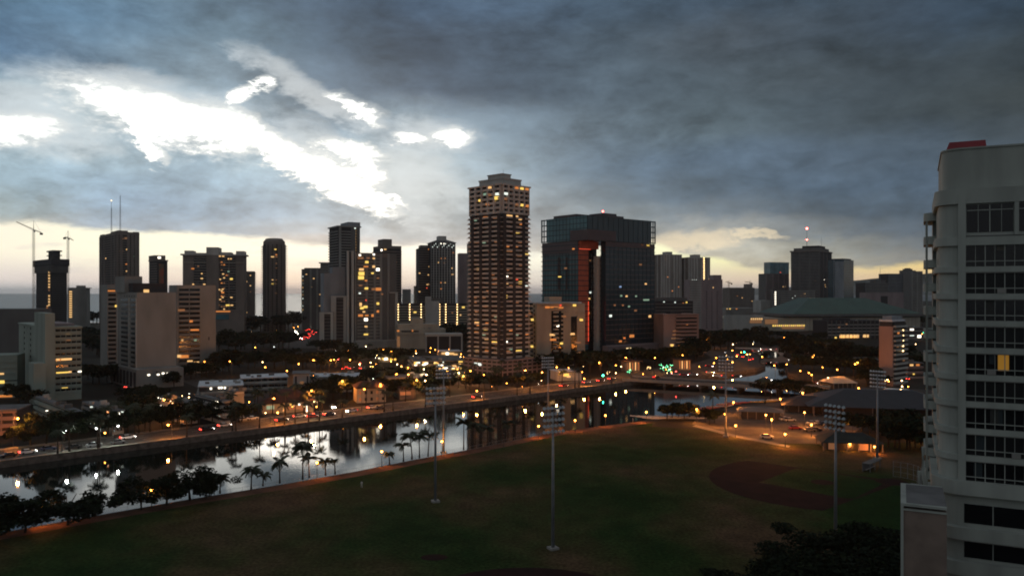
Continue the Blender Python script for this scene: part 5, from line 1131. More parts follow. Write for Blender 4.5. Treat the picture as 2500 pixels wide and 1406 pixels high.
# ================================================================ cranes
def crane(label, px, Yc, ytop, yjib, xj, yj, xc_, yc_, grp):
    X = at(px, Yc); t = thing('tower_crane', (X, Yc, 0), 0, label, 'crane', grp); mb = MB(); w = 1.1
    zj = zt(yjib, Yc); YEL = mat('crane_paint', (.22, .13, .05), .6)
    for dx in (-w, w):
        for dy in (-w, w): mb.bar((dx, dy, 0), (dx, dy, zj), .22, 4)
    z = 0
    while z < zj-3: mb.bar((-w, -w, z), (w, -w, z+3), .12, 3); mb.bar((w, -w, z), (w, w, z+3), .12, 3); z += 3
    mb.build('mast', YEL, t)
    j = Vector((at(xj, Yc)-X, -6, zt(yj, Yc)-0)); c = Vector((at(xc_, Yc)-X, 3, zt(yc_, Yc)))
    def truss(a, b, nm, h=1.6):
        m = MB(); a = Vector(a); b = Vector(b); n_ = 14
        m.bar(a, b, .3, 4); m.bar(a+Vector((0, 0, h)), b+Vector((0, 0, h*.4)), .22, 4)
        for i in range(n_): p = a.lerp(b, i/n_); q = a.lerp(b, (i+1)/n_)+Vector((0, 0, h*(1-.6*(i+1)/n_))); m.bar(p, q, .14, 3)
        m.build(nm, YEL, t)
    truss((0, 0, zj), j, 'jib'); truss((0, 0, zj), c, 'counter_jib', 1.2)
    MB().box(c.x-1.5, c.x+1.5, c.y-1.5, c.y+1.5, c.z-3, c.z-.3).build('counterweight', MW['charcoal'], t)
    ap = Vector((0, 0, zt(ytop, Yc))); MB().bar((0, 0, zj), ap, .5, 4, .2).build('tower_head', YEL, t)
    MB().bar(ap, Vector((0, 0, zj)).lerp(j, .7), .1, 3).bar(ap, c, .1, 3).build('tie_rod', DSTEEL, t)
    MB().box(.6, 2.4, -1.4, .4, zj-2.6, zj-.2).build('cab', MW['grey'], t)
g_ = 'tower cranes on the skyline'
crane('taller tower crane beside the unfinished tower, its long jib rising to one side', 82, 1150, 538, 562, 46, 543, 98, 568, g_)
crane('shorter tower crane behind the unfinished tower with a stubby jib', 166, 1190, 563, 581, 185, 588, 155, 579, g_)
crane('tiny far crane over the corner of the brown unfinished block', 1779, 1740, 684, 690, 1770, 688, 1787, 691, g_)
crane('tiny far crane at the middle of the brown unfinished block', 1831, 1740, 684, 690, 1816, 688, 1837, 691, g_)

# ================================================================ floodlight masts on the field
def flood(label, px, ybase, ytop, rows, ncol, face):
    X, Y = G(px, ybase); t = thing('floodlight_mast', (X, Y, 0), R(face), label, 'floodlight', 'floodlight masts round the playing field'); H_ = zt(ytop, Y)
    MB().tube([(0, 0, 0), (0, 0, H_*.5), (0, 0, H_-1)], [.36, .28, .16], 10).build('pole', STEEL, t, smooth=True)
    MB().box(-.9, .9, -.9, .9, 0, .45).build('footing', MW['grey'], t)
    for r in range(rows):
        z = H_-.4-r*1.15; o = MB().box(-2.35, 2.35, -.09, .09, z-.09, z+.09).build('crossarm', STEEL, t)
        for k in range(ncol):
            x = -2.1+4.2*k/(ncol-1); inst('flood_lamp', FLM, o, (x, -.25, z+.1), (R(52+RN.uniform(-8, 8)), 0, R(RN.uniform(-18, 18))))
    return t
mb = MB(); n_ = 10
ring_ = [(-.0, .06, .30), (.12, .22, .3), (.34, .34, 0), (.36, .36, 0)]
vsx = []
for z_, r_ in ((-.28, .10), (-.05, .27), (.16, .36)): vsx += [(r_*math.cos(R(36*i)), r_*math.sin(R(36*i)), z_) for i in range(10)]
mb.add(vsx, [(j*10+i, j*10+(i+1) % 10, (j+1)*10+(i+1) % 10, (j+1)*10+i) for j in range(2) for i in range(10)]+[tuple(range(9, -1, -1))]); mb.m = 1; mb.add([(p[0]*.95, p[1]*.95, .12) for p in vsx[20:]], [tuple(range(10))])
FLM = mb.mesh('flood_lamp', [mat('lamp_reflector_shell', (.62, .66, .68), .35, metal=.3), mat('unlit_lamp_glass', (.30, .34, .36), .1, spec=.8)], True)
for a in (('floodlight mast in the middle of the grass, its pole standing the furthest down the picture', 1350, 1340, 992, 5, 6, 28),
          ('floodlight mast standing in the grass below the row of bank palms', 1063, 1225, 945, 4, 6, 20),
          ('floodlight mast on the bank path with an orange glow at its base', 1083, 1106, 893, 4, 6, 195),
          ('floodlight mast on the bank with its lamp head seen over the dark water', 1338, 1046, 872, 4, 6, 200),
          ('floodlight mast beyond the red infield arc', 2040, 1312, 988, 5, 5, -60),
          ('floodlight mast next to the picnic pavilion and the near tower', 2142, 1120, 905, 5, 6, 130),
          ('floodlight mast at the canoe beach in front of the bridge', 1772, 1066, 870, 5, 5, 165)): flood(*a)

# ================================================================ trees
LEAF = [mat('dark_foliage_%s' % n, c, .8, var=.35, vscale=.6, spec=.05) for n, c in (('green', (.020, .028, .013)), ('olive', (.028, .028, .014)), ('deep', (.010, .016, .009)))]
def crown_mesh(seed, n=620, leaf=.62, flat=.62, lobes=9, sp=.42, lr0=.3, lr1=.5):
    r = random.Random(seed); L = [(r.gauss(0, sp), r.gauss(0, sp), r.uniform(-.45, .5), r.uniform(lr0, lr1)) for _ in range(lobes)]
    mb = MB()
    for i in range(n):
        lx_, ly_, lz, lr = L[i % lobes]
        d = Vector((r.gauss(0, 1), r.gauss(0, 1), r.gauss(0, 1))).normalized()*lr*(r.random()**.35)
        p = Vector((lx_+d.x, ly_+d.y, (lz+d.z)*flat)); s = leaf*.1*r.uniform(.6, 1.3)
        q = Vector((r.gauss(0, 1), r.gauss(0, 1), r.gauss(0, 1)+.8)).normalized(); a = q.orthogonal().normalized(); a.rotate(Matrix.Rotation(r.uniform(0, 6.28), 3, q)); b = q.cross(a)
        mb.m = 0 if r.random() < .8 else 1
        mb.add([p-a*s-b*s*.5, p+a*s-b*s*.7, p+a*s*.7+b*s, p-a*s*.8+b*s*.6], [(0, 1, 2, 3)])
    return mb
CR = []
for k in range(6):
    m_ = crown_mesh(20+k, 900, .75, .62 if k < 4 else .45, 8+k)
    CR.append(m_.mesh('crown', [LEAF[k % 3], LEAF[(k+1) % 3]]))
CRN = [crown_mesh(60+k, 6500, .34, .7, 16).mesh('crown', [LEAF[2], LEAF[0]]) for k in range(2)]
CRB = [crown_mesh(80+k, 4200, .36, .75, 22, .48, .16, .34).mesh('crown', [LEAF[2], LEAF[0]]) for k in range(4)]
def trunk_mesh(seed):
    r = random.Random(seed); mb = MB(); mb.tube([(0, 0, -.2), (.05, 0, .3), (r.uniform(-.1, .1), .05, .62)], [.055, .04, .03], 6)
    for k in range(4):
        a = r.uniform(0, 6.28); mb.bar((0, 0, .35+.06*k), (.32*math.cos(a), .32*math.sin(a), .72+.05*k), .024, 5, .01)
    return mb.mesh('trunk', BARK)
TK = [trunk_mesh(k) for k in range(3)]
TREES = []
def tree(x, y, h, w, place, r, kind='tree', big=0, grp=None, z=0.0, low=.62):
    t = thing('broadleaf_tree', (x, y, z), r.uniform(0, 6.28), None, 'tree', grp or ('trees '+place))
    inst('trunk', r.choice(TK), t, (0, 0, 0), (0, 0, 0), (h*.8, h*.8, h*.9))
    me = r.choice((CR, CRB, CRN)[big]); s = w*.72
    inst('crown', me, t, (0, 0, h*low), (0, 0, 0), (s*r.uniform(.85, 1.15), s*r.uniform(.85, 1.15), h*(1.24-low)))
    TREES.append((t, place, (x/y if y else 0))); return t
RT = random.Random(21)
def grove(place, pxa, pxb, pya, pyb, n, h0, h1, w0=1.0, w1=1.4, big=0):
    if n > 8: n = round(n*.72); w0 *= 1.15; w1 *= 1.15
    for i in range(n):
        px = pxa+(pxb-pxa)*(i+RT.uniform(.1, .9))/n; py = pya+(pyb-pya)*(i+.5)/n+RT.uniform(-1, 1)*6
        x, y = G(px, py); h = RT.uniform(h0, h1); tree(x, y, h, h*RT.uniform(w0, w1)*.75, place, RT, big=big)
grove('in the dark park between the grey slabs and the avenue', 530, 712, 862, 850, 16, 13, 19)
grove('in the dark park, second rank', 535, 700, 905, 895, 13, 10, 15)
grove('at the far side of the dark park', 520, 735, 815, 806, 14, 17, 26)
grove('along the shore road before the sea', 200, 245, 790, 788, 4, 16, 24)
grove('around the foot of the antenna tower', 205, 245, 850, 870, 5, 16, 22)
grove('between the pale green block and the grey slab complex', 205, 300, 930, 935, 9, 9, 13)
grove('in front of the grey slab podium', 350, 430, 945, 942, 5, 7, 10)
grove('beside the grey rear wing', 432, 530, 925, 915, 7, 7, 10)
grove('behind the walk-ups', 305, 400, 985, 980, 7, 6, 9)
grove('in front of the walk-ups near the road', 150, 215, 1062, 1048, 5, 6, 9)
grove('in the gap between walk-ups', 308, 385, 1030, 1010, 6, 7, 10)
grove('by the canal road near the hall', 565, 600, 1032, 1028, 3, 5, 8)
grove('between the hall and the house', 770, 870, 985, 965, 9, 8, 12)
grove('along the street behind the long motel', 690, 880, 905, 890, 14, 9, 13)
grove('below the fin-fronted block', 850, 1000, 885, 880, 12, 9, 13)
grove('around the shop roofs', 880, 1060, 945, 925, 14, 7, 10)
grove('by the small shop house', 945, 1100, 975, 955, 9, 7, 10)
grove('in front of the corridor block', 1095, 1145, 850, 850, 5, 16, 22)
grove('around the parking podium', 1130, 1330, 955, 940, 11, 6, 9)
grove('in front of the cream block', 1345, 1450, 912, 905, 9, 9, 14)
grove('below the glass offices', 1400, 1610, 895, 888, 18, 8, 13)
grove('at the bend below the pink block', 1595, 1720, 897, 872, 11, 9, 13)
grove('along the inner side of the bend', 1700, 1850, 862, 835, 16, 13, 18)
grove('along the far bank before the exhibition hall', 1700, 2020, 828, 832, 26, 8, 11)
grove('behind the arched bridge', 1850, 2060, 852, 862, 15, 11, 15)
grove('in the dark grove beyond the near shore', 1935, 2150, 880, 893, 15, 12, 17)
grove('in the dark grove, second rank', 1950, 2140, 905, 915, 13, 8, 12)
grove('at the bridge head on the near shore', 1870, 1960, 968, 962, 6, 7, 10)
grove('on the shore by the car park', 1985, 2040, 985, 1000, 5, 6, 8)
grove('around the sports hall', 2050, 2250, 1060, 1065, 10, 7, 10)
grove('between the pavilion and the near tower', 2165, 2255, 1085, 1100, 7, 8, 11)
grove('on the canoe beach', 1625, 1690, 1022, 1018, 5, 5, 7)
grove('on the lawn corner by the canoe beach', 1710, 1755, 1036, 1036, 3, 5, 6)
grove('behind the slim pink tower', 2210, 2255, 870, 905, 6, 8, 12)
grove('beside the slim pink tower', 2110, 2150, 935, 950, 4, 8, 11)
grove('in front of the framed slabs', 770, 860, 862, 862, 8, 8, 12)
grove('by the far low blocks', 1700, 2100, 775, 785, 14, 12, 18)
grove('along the shore at the frame edge', 2205, 2255, 790, 800, 5, 14, 18)
grove('around the podium of the wide hotel', 440, 530, 795, 800, 5, 20, 28)
grove('by the left green block', 42, 75, 985, 985, 3, 8, 11)
for i, (pxa, n, h) in enumerate(((76, 8, 9), (112, 9, 11), (158, 8.5, 10), (262, 9, 10), (300, 8, 9), (352, 9, 10), (398, 8.5, 10), (440, 9, 9.5), (486, 8.5, 10), (518, 8, 8))):
    x, y = bank_px(pxa, 24.5 if pxa > 200 else 22.6); tree(x, y, h, h*1.05, 'lining the inland kerb of the canal road', RT, big=1, low=.58)
# bank trees, near side
for px, py, h, w in ((-20, 1312, 8, 13), (60, 1300, 8.5, 12), (165, 1281, 8.5, 11), (345, 1244, 7.5, 10), (405, 1233, 6.5, 8), (465, 1221, 8.5, 8), (505, 1214, 6, 6)):
    x, y = G(px, py); tree(x, y, h, w, 'on the near bank among the palms', RT, big=1, low=.52)
for px, py, h, w in ((1940, 1440, 6.5, 11), (2040, 1400, 7, 12), (2110, 1400, 8.5, 12), (2170, 1420, 9, 11), (1850, 1475, 4.5, 9), (1790, 1490, 4, 8)):
    x, y = G(px, py); y = max(y, 96); x = at(px, y); tree(x, y, h, w, 'in the dark clump at the foot of the near tower', RT, big=2)
for px in (1990, 2080, 2150, 2200):
    y = RT.uniform(112, 122); tree(at(px, y), y, RT.uniform(8, 9.5), 12, 'in the dark clump at the foot of the near tower', RT, big=2)
pl = {}
for t, place, u in TREES: pl.setdefault(place, []).append((u, t))
for place, l in pl.items():
    l.sort(key=lambda q: q[0]); m_ = len(l)
    for i, (u, t) in enumerate(l): t['label'] = f'dark tree {place}, {nth(i)} from left' if m_ > 1 else f'dark leafy tree {place}'

# ================================================================ palms
FR = mat('palm_frond', (.025, .035, .014), .75, var=.3, vscale=2)
def frond_mesh(seed, L=2.6, far=False):
    r = random.Random(seed); mb = MB(); n_ = 7 if not far else 5; droop = r.uniform(.5, 1.0); pts_ = []
    for i in range(n_+1):
        t = i/n_; pts_.append(Vector((L*t*(1-.12*droop*t), 0, .55*L*t*(1-t*(.9+droop*.75)))))
    for i in range(n_):
        a, b = pts_[i], pts_[i+1]; mb.add([a+Vector((0, -.04, 0)), a+Vector((0, .04, 0)), b+Vector((0, .03, 0)), b+Vector((0, -.03, 0))], [(0, 1, 2, 3)])
        for s in (-1, 1):
            for k in range(3 if not far else 1):
                p = a.lerp(b, k/3); w = .62*math.sin(math.pi*min(1, (i+k/3+.6)/(n_+.6)))+.12; wd = L/n_/3*.85 if not far else L/n_*.7
                mb.add([p, p+Vector((wd, 0, 0)), p+Vector((wd+.30, s*w, -.30*w-.25)), p+Vector((.22, s*w*.95, -.28*w-.22))], [(0, 1, 2, 3)])
    return mb
FRM = [frond_mesh(k).mesh('frond', FR) for k in range(4)]
def palm_trunk(h, lean, r, th=.17):
    a = r.uniform(0, 6.28); pts_ = []
    for i in range(7):
        t = i/6; o = lean*h*(t**1.7); pts_.append((o*math.cos(a), o*math.sin(a), h*t))
    return MB().tube(pts_, [th*1.7, th*1.2, th, th*.95, th*.85, th*.8, th*.8], 7), pts_[-1]
PALMS = []
def palm(x, y, h, place, r, near=False, z=0.0, cw=1.0, grp=None, lean=None):
    t = thing('coconut_palm', (x, y, z), 0, None, 'palm tree', grp or 'palms '+place)
    mb, top = palm_trunk(h*.82, r.uniform(.02, .12) if lean is None else lean, r, .17 if near else .2); mb.build('trunk', BARK, t, smooth=True)
    if near:
        n_ = 15; o = None
        for i in range(n_):
            a = 2*math.pi*i/n_*1.0+r.uniform(-.2, .2); tilt = R(r.uniform(-38, 30)); s = cw*r.uniform(.85, 1.1)
            inst('frond', r.choice(FRM), t, top, (0, tilt, a), (s, s, s))
        MB().ball((top[0], top[1], top[2]-.1), .32, 7, 4).build('crown_shaft', BARK, t)
    else:
        inst('crown', r.choice(PCR), t, top, (0, 0, r.uniform(0, 6.28)), (cw*1.25,)*3)
    PALMS.append((t, place, x/y)); return t
PCR = []
for k in range(5):
    r = random.Random(100+k); mb = MB()
    for i in range(13):
        f = frond_mesh(r.randint(0, 99), 2.5, True); mt = Matrix.Rotation(2*math.pi*i/13+r.uniform(-.2, .2), 3, 'Z') @ Matrix.Rotation(R(r.uniform(-35, 40)), 3, 'Y'); s = r.uniform(.8, 1.1)
        mb.add([mt @ (Vector(v_)*s) for v_ in f.v], f.f)
    PCR.append(mb.mesh('crown', FR))
RP = random.Random(8)
for px, py, hp_, cw in ((233, 1260, 50, .95), (537, 1204, 44, .9), (613, 1194, 56, 1.0), (642, 1186, 32, .8), (683, 1179, 62, 1.05), (739, 1170, 92, 1.25), (755, 1166, 56, .95), (795, 1160, 42, .95), (818, 1157, 40, .55), (951, 1134, 32, .7),
                        (985, 1126, 46, .95), (1006, 1121, 70, 1.1), (1024, 1118, 62, 1.05), (1045, 1114, 62, 1.0), (1132, 1098, 78, 1.2), (1160, 1092, 60, 1.0), (1190, 1086, 50, 1.0), (1240, 1076, 52, 1.0)):
    x, y = G(px, py); h = hp_/F*y
    palm(x, y, h*1.05, 'on the near bank of the canal', RP, True, cw=cw*1.12, grp='palms along the near bank')
far = [140, 168, 236, 243, 262, 331, 339, 368, 458, 469, 532, 566, 575, 635, 693, 699, 722, 745, 752, 780, 786, 835, 893, 937, 958, 990, 1038, 1060, 1100, 1152, 1180, 1215, 1262, 1295, 1330, 1372, 1405, 1412, 1440, 1495]
for px in far:
    x, y = bank_px(px+RP.uniform(-2, 2), RP.choice((2.2, 2.6, 22, 23, 3.2))); palm(x, y, RP.uniform(8, 12.5), 'along the far canal road', RP, cw=RP.uniform(.75, 1.0), lean=RP.uniform(0, .04), grp='palms along the canal road')
for px, py, n_, sp in ((150, 1060, 3, 40), (300, 1050, 3, 30), (430, 1025, 3, 30), (560, 1020, 2, 20), (700, 1005, 6, 80), (740, 985, 4, 60), (830, 960, 5, 70), (960, 945, 6, 90), (1080, 930, 6, 80), (1170, 950, 4, 60), (850, 905, 6, 90), (1000, 900, 5, 80), (1220, 930, 4, 70), (1450, 900, 5, 90), (880, 870, 4, 60)):
    for i in range(n_):
        x, y = G(px+RP.uniform(-sp, sp), py+RP.uniform(-9, 9))
        palm(x, y, RP.uniform(8, 13), 'among the low houses behind the canal road', RP, cw=RP.uniform(.8, 1.05), grp='palms among the houses')
for px, py, h in ((1868, 985, 13), (2010, 812, 16), (2020, 870, 12), (2235, 900, 12), (1740, 1000, 8)):
    x, y = G(px, py); palm(x, y, h, 'scattered round the far shore', RP, cw=1.1, grp='palms on the far shore')
pl = {}
for t, place, u in PALMS: pl.setdefault(place, []).append((u, t))
for place, l in pl.items():
    l.sort(key=lambda q: q[0])
    for i, (u, t) in enumerate(l): t['label'] = f'{"curving" if "near" in place else "slender"} coconut palm {place}, {nth(i)} from the left'

# ================================================================ fence on the near bank
fc = thing('chain_link_fence', (0, 0, 0), 0, 'low thin chain link fence along the near canal edge', 'fence')
pts_ = off(canal_near[16:], .6); POST = MB(); rails = MB(); mesh_ = MB(); nposts = 0
pm = MB().bar((0, 0, 0), (0, 0, 1.1), .035, 5).mesh('fence_post', STEEL)
for i in range(len(pts_)-1):
    a = Vector((*pts_[i], 0)); b = Vector((*pts_[i+1], 0)); L = (b-a).length
    if L > 100: b = a+(b-a)*100/L; L = 100
    k = 0
    while k*3 < L: p = a.lerp(b, k*3/L); inst('post', pm, fc, p); k += 1
    for z in (.08, 1.08): rails.bar(a+Vector((0, 0, z)), b+Vector((0, 0, z)), .025, 4)
    s = 0
    while s < L: p = a.lerp(b, s/L); q = a.lerp(b, min(1, (s+1)/L)); mesh_.bar(p+Vector((0, 0, .1)), q+Vector((0, 0, 1.05)), .006, 3); mesh_.bar(q+Vector((0, 0, .1)), p+Vector((0, 0, 1.05)), .006, 3); s += .5
rails.build('rail', STEEL, fc); mesh_.build('wire_mesh', STEEL, fc, kind='stuff')
# low stone parapet along the far bank is the wall itself; canoes on the beach
def canoe_mesh(L=11.0):
    mb = MB(); n_ = 10; vs_ = []
    for i in range(n_+1):
        t = i/n_; w = .32*math.sin(math.pi*t)**.6+.02; zz = .25*(2*t-1)**2
        vs_ += [(L*(t-.5), -w, .5+zz), (L*(t-.5), -w*.7, .12+zz), (L*(t-.5), w*.7, .12+zz), (L*(t-.5), w, .5+zz)]
    fs = []
    for i in range(n_):
        for k in range(3): fs.append((i*4+k, (i+1)*4+k, (i+1)*4+k+1, i*4+k+1))
        fs.append((i*4+3, (i+1)*4+3, (i+1)*4, i*4))
    mb.add(vs_, fs); return mb
HULL = {k: canoe_mesh().mesh('hull', mat('canoe_'+k, c, .35)) for k, c in (('white', (.6, .6, .58)), ('red', (.45, .08, .04)), ('grey', (.35, .36, .37)), ('yellow', (.55, .35, .08)))}
AMA = MB().tube([(-2.6, 0, .5), (-1.5, 0, .25), (1.5, 0, .25), (2.6, 0, .5)], [.05, .14, .14, .05], 7).mesh('float', mat('float_white', (.6, .6, .58), .4)); IAK = MB().tube([(0, 0, .5), (0, 1, .75), (0, 2, .3)], [.05, .05, .05], 5).mesh('boom', BARK)
cano = []
def canoe(px, py, ang, col, place):
    x, y = G(px, py); t = thing('outrigger_canoe', (x, y, .05), R(ang), None, 'canoe', 'canoes drawn up on the beach')
    inst('hull', HULL[col], t); inst('float', AMA, t, (0, 2, 0)); inst('boom', IAK, t, (-1.4, 0, 0)); inst('boom', IAK, t, (1.4, 0, 0)); cano.append((x/y, t, col, place))
for i in range(9): canoe(1572+i*15, 1019+(i % 3)*2, -8+RP.uniform(-6, 6), RP.choice(['white', 'white', 'grey']), 'on the narrow beach under the small trees')
for i in range(9): canoe(1718+i*11, 1001-i*2.2+RP.uniform(-1, 1)*3, 20+RP.uniform(-8, 8), RP.choice(['white', 'red', 'grey', 'red']), 'on the beach beside the floodlight mast')
for i in range(9): canoe(1858+i*14, 984-i*1.6+RP.uniform(-1, 1)*2, 16+RP.uniform(-8, 8), RP.choice(['white', 'white', 'yellow']), 'on the strand below the bridge head')
pl = {}
for u, t, c, p in cano: pl.setdefault(p, []).append((u, t, c))
for p, l in pl.items():
    l.sort(key=lambda q: q[0])
    for i, (u, t, c) in enumerate(l): t['label'] = f'{c} outrigger canoe {p}, {nth(i)} from the left'

# ================================================================ lamps
LAMPS = []
def lmesh(key):
    mb = MB(); mb.m = 0
    return mb
POLE = {}
def lamp(x, y, h, tone, place, power=2600, post='arm', z=0.0, name='street_lamp', size=1.0, light=True):
    t = thing(name, (x, y, z), RL.uniform(0, 6.28) if post != 'arm' else RL.choice((RD, RD+math.pi)), None, 'street lamp', 'street lamps '+place)
    k = round(h*2)/2
    if (k, post) not in POLE:
        mb = MB().tube([(0, 0, 0), (0, 0, k*.5), (0, 0, k)], [.11, .08, .06], 6)
        if post == 'arm': mb.tube([(0, 0, k), (.5, 0, k+.25), (1.3, 0, k+.3)], [.06, .05, .05], 5)
        POLE[(k, post)] = mb.mesh('pole', DSTEEL)
    inst('pole', POLE[(k, post)], t); hx = 1.3 if post == 'arm' else 0; hz = k+.12 if post == 'arm' else k+.25
    kk = ('head', tone, post)
    if kk not in POLE:
        mb = MB()
        if post == 'arm': mb.ball((0, 0, 0), .34, 8, 6, .7)
        else: mb.ball((0, 0, 0), .30, 8, 6, 1.0)
        POLE[kk] = mb.mesh('lamp_glass', EM[tone], True)
        POLE[('cap', post)] = MB().prism([(.4*math.cos(R(45*i)), .32*math.sin(R(45*i))) for i in range(8)], .12, .26).mesh('lamp_cap', DSTEEL)
    inst('lamp_glass', POLE[kk], t, (hx, 0, hz), (0, 0, 0), (size, size, size)); inst('lamp_cap', POLE[('cap', post)], t, (hx, 0, hz+.12*size))
    if light:
        l = bpy.data.lights.new('lamp_light', 'POINT'); l.energy = power*(.3 if 'grey slabs' in place else 2.4 if 'canal road' in place or 'bank' in place or 'shore' in place else 1.4 if 'bend' in place else .6); l.shadow_soft_size = .35; l.color = {'amber': (1, .31, .05), 'warm': (1, .66, .34), 'white': (.9, 1, .9)}[tone]
        lo_ = bpy.data.objects.new('lamp_light', l); lo_.location = (hx, 0, hz-.55); link(lo_, t)
    LAMPS.append((t, place, x/y, tone)); return t
RL = random.Random(31)
def by_height(px, py, h): Y = (HC-h)*F/(py-HZ); return at(px, Y), Y
def in_canal(x, y):
    n = (x-B0[0])*BN[0]+(y-B0[1])*BN[1]; t = (x-B0[0])*BD[0]+(y-B0[1])*BD[1]
    return n < 2.2 and n > -75 and t < 300
S = 'along the canal road'; O_ = 'in the streets behind the canal road'; K = 'round the bend and the bridge'; C_ = 'round the car park and the shore park'; N_ = 'on the near bank path'; A_ = 'by the grey slabs and the dark park'
for px, py, tn, pw in ((392, 977, 'amber', 2600), (420, 1037, 'amber', 1200), (32, 1023, 'amber', 6000), (767, 954, 'amber', 2600), (830, 931, 'amber', 3200), (883, 951, 'amber', 2600), (661, 974, 'amber', 2600), (670, 1009, 'amber', 1400), (1159, 956, 'amber', 1500),
                   (1278, 905, 'amber', 3000), (1319, 910, 'amber', 2600), (1355, 897, 'amber', 3000), (1422, 926, 'amber', 1800), (278, 1040, 'white', 600), (152, 1052, 'white', 500), (246, 1045, 'white', 300), (774, 980, 'warm', 1000), (1012, 929, 'amber', 2200)):
    h = 9.0; x, y = by_height(px, py, h)
    if in_canal(x, y):
        x, y = bank_px(px, 4.6); h = max(3.0, zt(py, y))
    lamp(x, y, h, tn, S, pw)
for px, py, tn in ((594, 921, 'amber'), (695, 906, 'amber'), (761, 918, 'amber'), (734, 888, 'amber'), (833, 862, 'warm'), (847, 856, 'amber'), (1035, 902, 'warm'), (1001, 898, 'amber'), (1078, 897, 'amber'), (1120, 911, 'warm'), (1144, 906, 'amber'), (1136, 918, 'amber'), (1038, 930, 'warm'), (1041, 916, 'warm'),
                   (963, 914, 'amber'), (1048, 850, 'amber'), (770, 879, 'amber'), (803, 880, 'amber'), (850, 879, 'amber'), (923, 939, 'amber'), (970, 890, 'warm'), (920, 868, 'warm'), (893, 846, 'warm'), (878, 890, 'warm'), (905, 886, 'warm'), (950, 882, 'amber'), (992, 915, 'amber'), (1095, 905, 'amber'), (940, 854, 'amber'), (952, 858, 'amber'), (820, 878, 'amber'), (680, 869, 'amber')):
    x, y = by_height(px, py, 8.0); lamp(x, y, 8.0, tn, O_, 1800, 'arm' if tn == 'amber' else 'post')
for px, py in ((566, 882), (642, 897), (627, 848), (661, 827), (505, 883), (678, 806), (720, 800), (730, 797)):
    x, y = by_height(px, py, 9.0); lamp(x, y, 9.0, 'amber', A_, 3000 if py > 860 else 2000)
for px, py, h in ((1467, 885, 9), (1432, 868, 9), (1500, 892, 7), (1531, 873, 9), (1596, 874, 9), (1669, 867, 7), (1756, 825, 9), (1800, 824, 9), (1913, 824, 9), (1786, 856, 9), (1826, 865, 9), (1746, 874, 9), (1791, 884, 8), (1893, 892, 7), (1863, 871, 9), (1951, 906, 6), (1972, 911, 6), (1984, 915, 6), (2041, 903, 9), (2096, 885, 8), (2090, 889, 8), (2099, 947, 5), (1918, 890, 6), (1740, 887, 6), (1712, 832, 9), (1724, 830, 9), (1995, 846, 5), (2004, 849, 5), (2016, 850, 5), (2030, 853, 5), (1940, 838, 6)):
    x, y = by_height(px, py, h); lamp(x, y, h, 'amber', K, 2600 if py > 850 else 1500)
for px, py, tn in ((2164, 928, 'warm'), (2204, 929, 'warm'), (2019, 923, 'warm'), (2252, 815, 'amber'), (2237, 840, 'warm'), (2220, 893, 'warm'), (2205, 943, 'warm'), (2258, 775, 'amber'), (2196, 952, 'warm')):
    x, y = by_height(px, py, 7); lamp(x, y, 7, tn, 'round the slim pink tower', 900)
for px, py, h, pw in ((1770, 1012, 5, 2600), (1791, 983, 5, 1500), (1796, 1040, 4, 1600), (1870, 1014, 5, 1800), (1884, 1025, 5, 2600), (1964, 1008, 5, 1800), (1981, 1038, 4, 1800), (1917, 1061, 4, 1800), (2082, 1022, 5, 1600), (2237, 1038, 5, 900), (1701, 1000, 5, 3200), (1578, 1007, 4, 800), (1960, 960, 6, 2600), (2060, 966, 6, 3000), (2130, 962, 6, 2600), (1905, 975, 5, 2000), (2075, 1085, 2, 500), (2135, 1092, 2, 600)):
    x, y = by_height(px, py, h); lamp(x, y, h, 'amber', C_, pw, 'post')
for px, py in ((101, 1235), (370, 1195), (774, 1129), (932, 1102), (1079, 1077), (1315, 1040), (1404, 1026), (1478, 1014), (523, 1166), (-80, 1262), (1230, 1060)):
    x, y = by_height(px, py, 4.2); n = lamp(x, y, 4.2, 'amber', N_, 0 if px in (523, 1230) else 520, 'post', light=px not in (523, 1230), size=.02 if px in (523, 1230) else 1)
pl = {}
for t, place, u, tn in LAMPS: pl.setdefault((place, tn), []).append((u, t))
TN = {'amber': 'orange', 'warm': 'yellow white', 'white': 'cold white'}
for (place, tn), l in pl.items():
    l.sort(key=lambda q: q[0])
    for i, (u, t) in enumerate(l): t['label'] = f'{TN[tn]} street lamp {place}'+(f', {nth(i)} from the left' if len(l) > 1 else '')

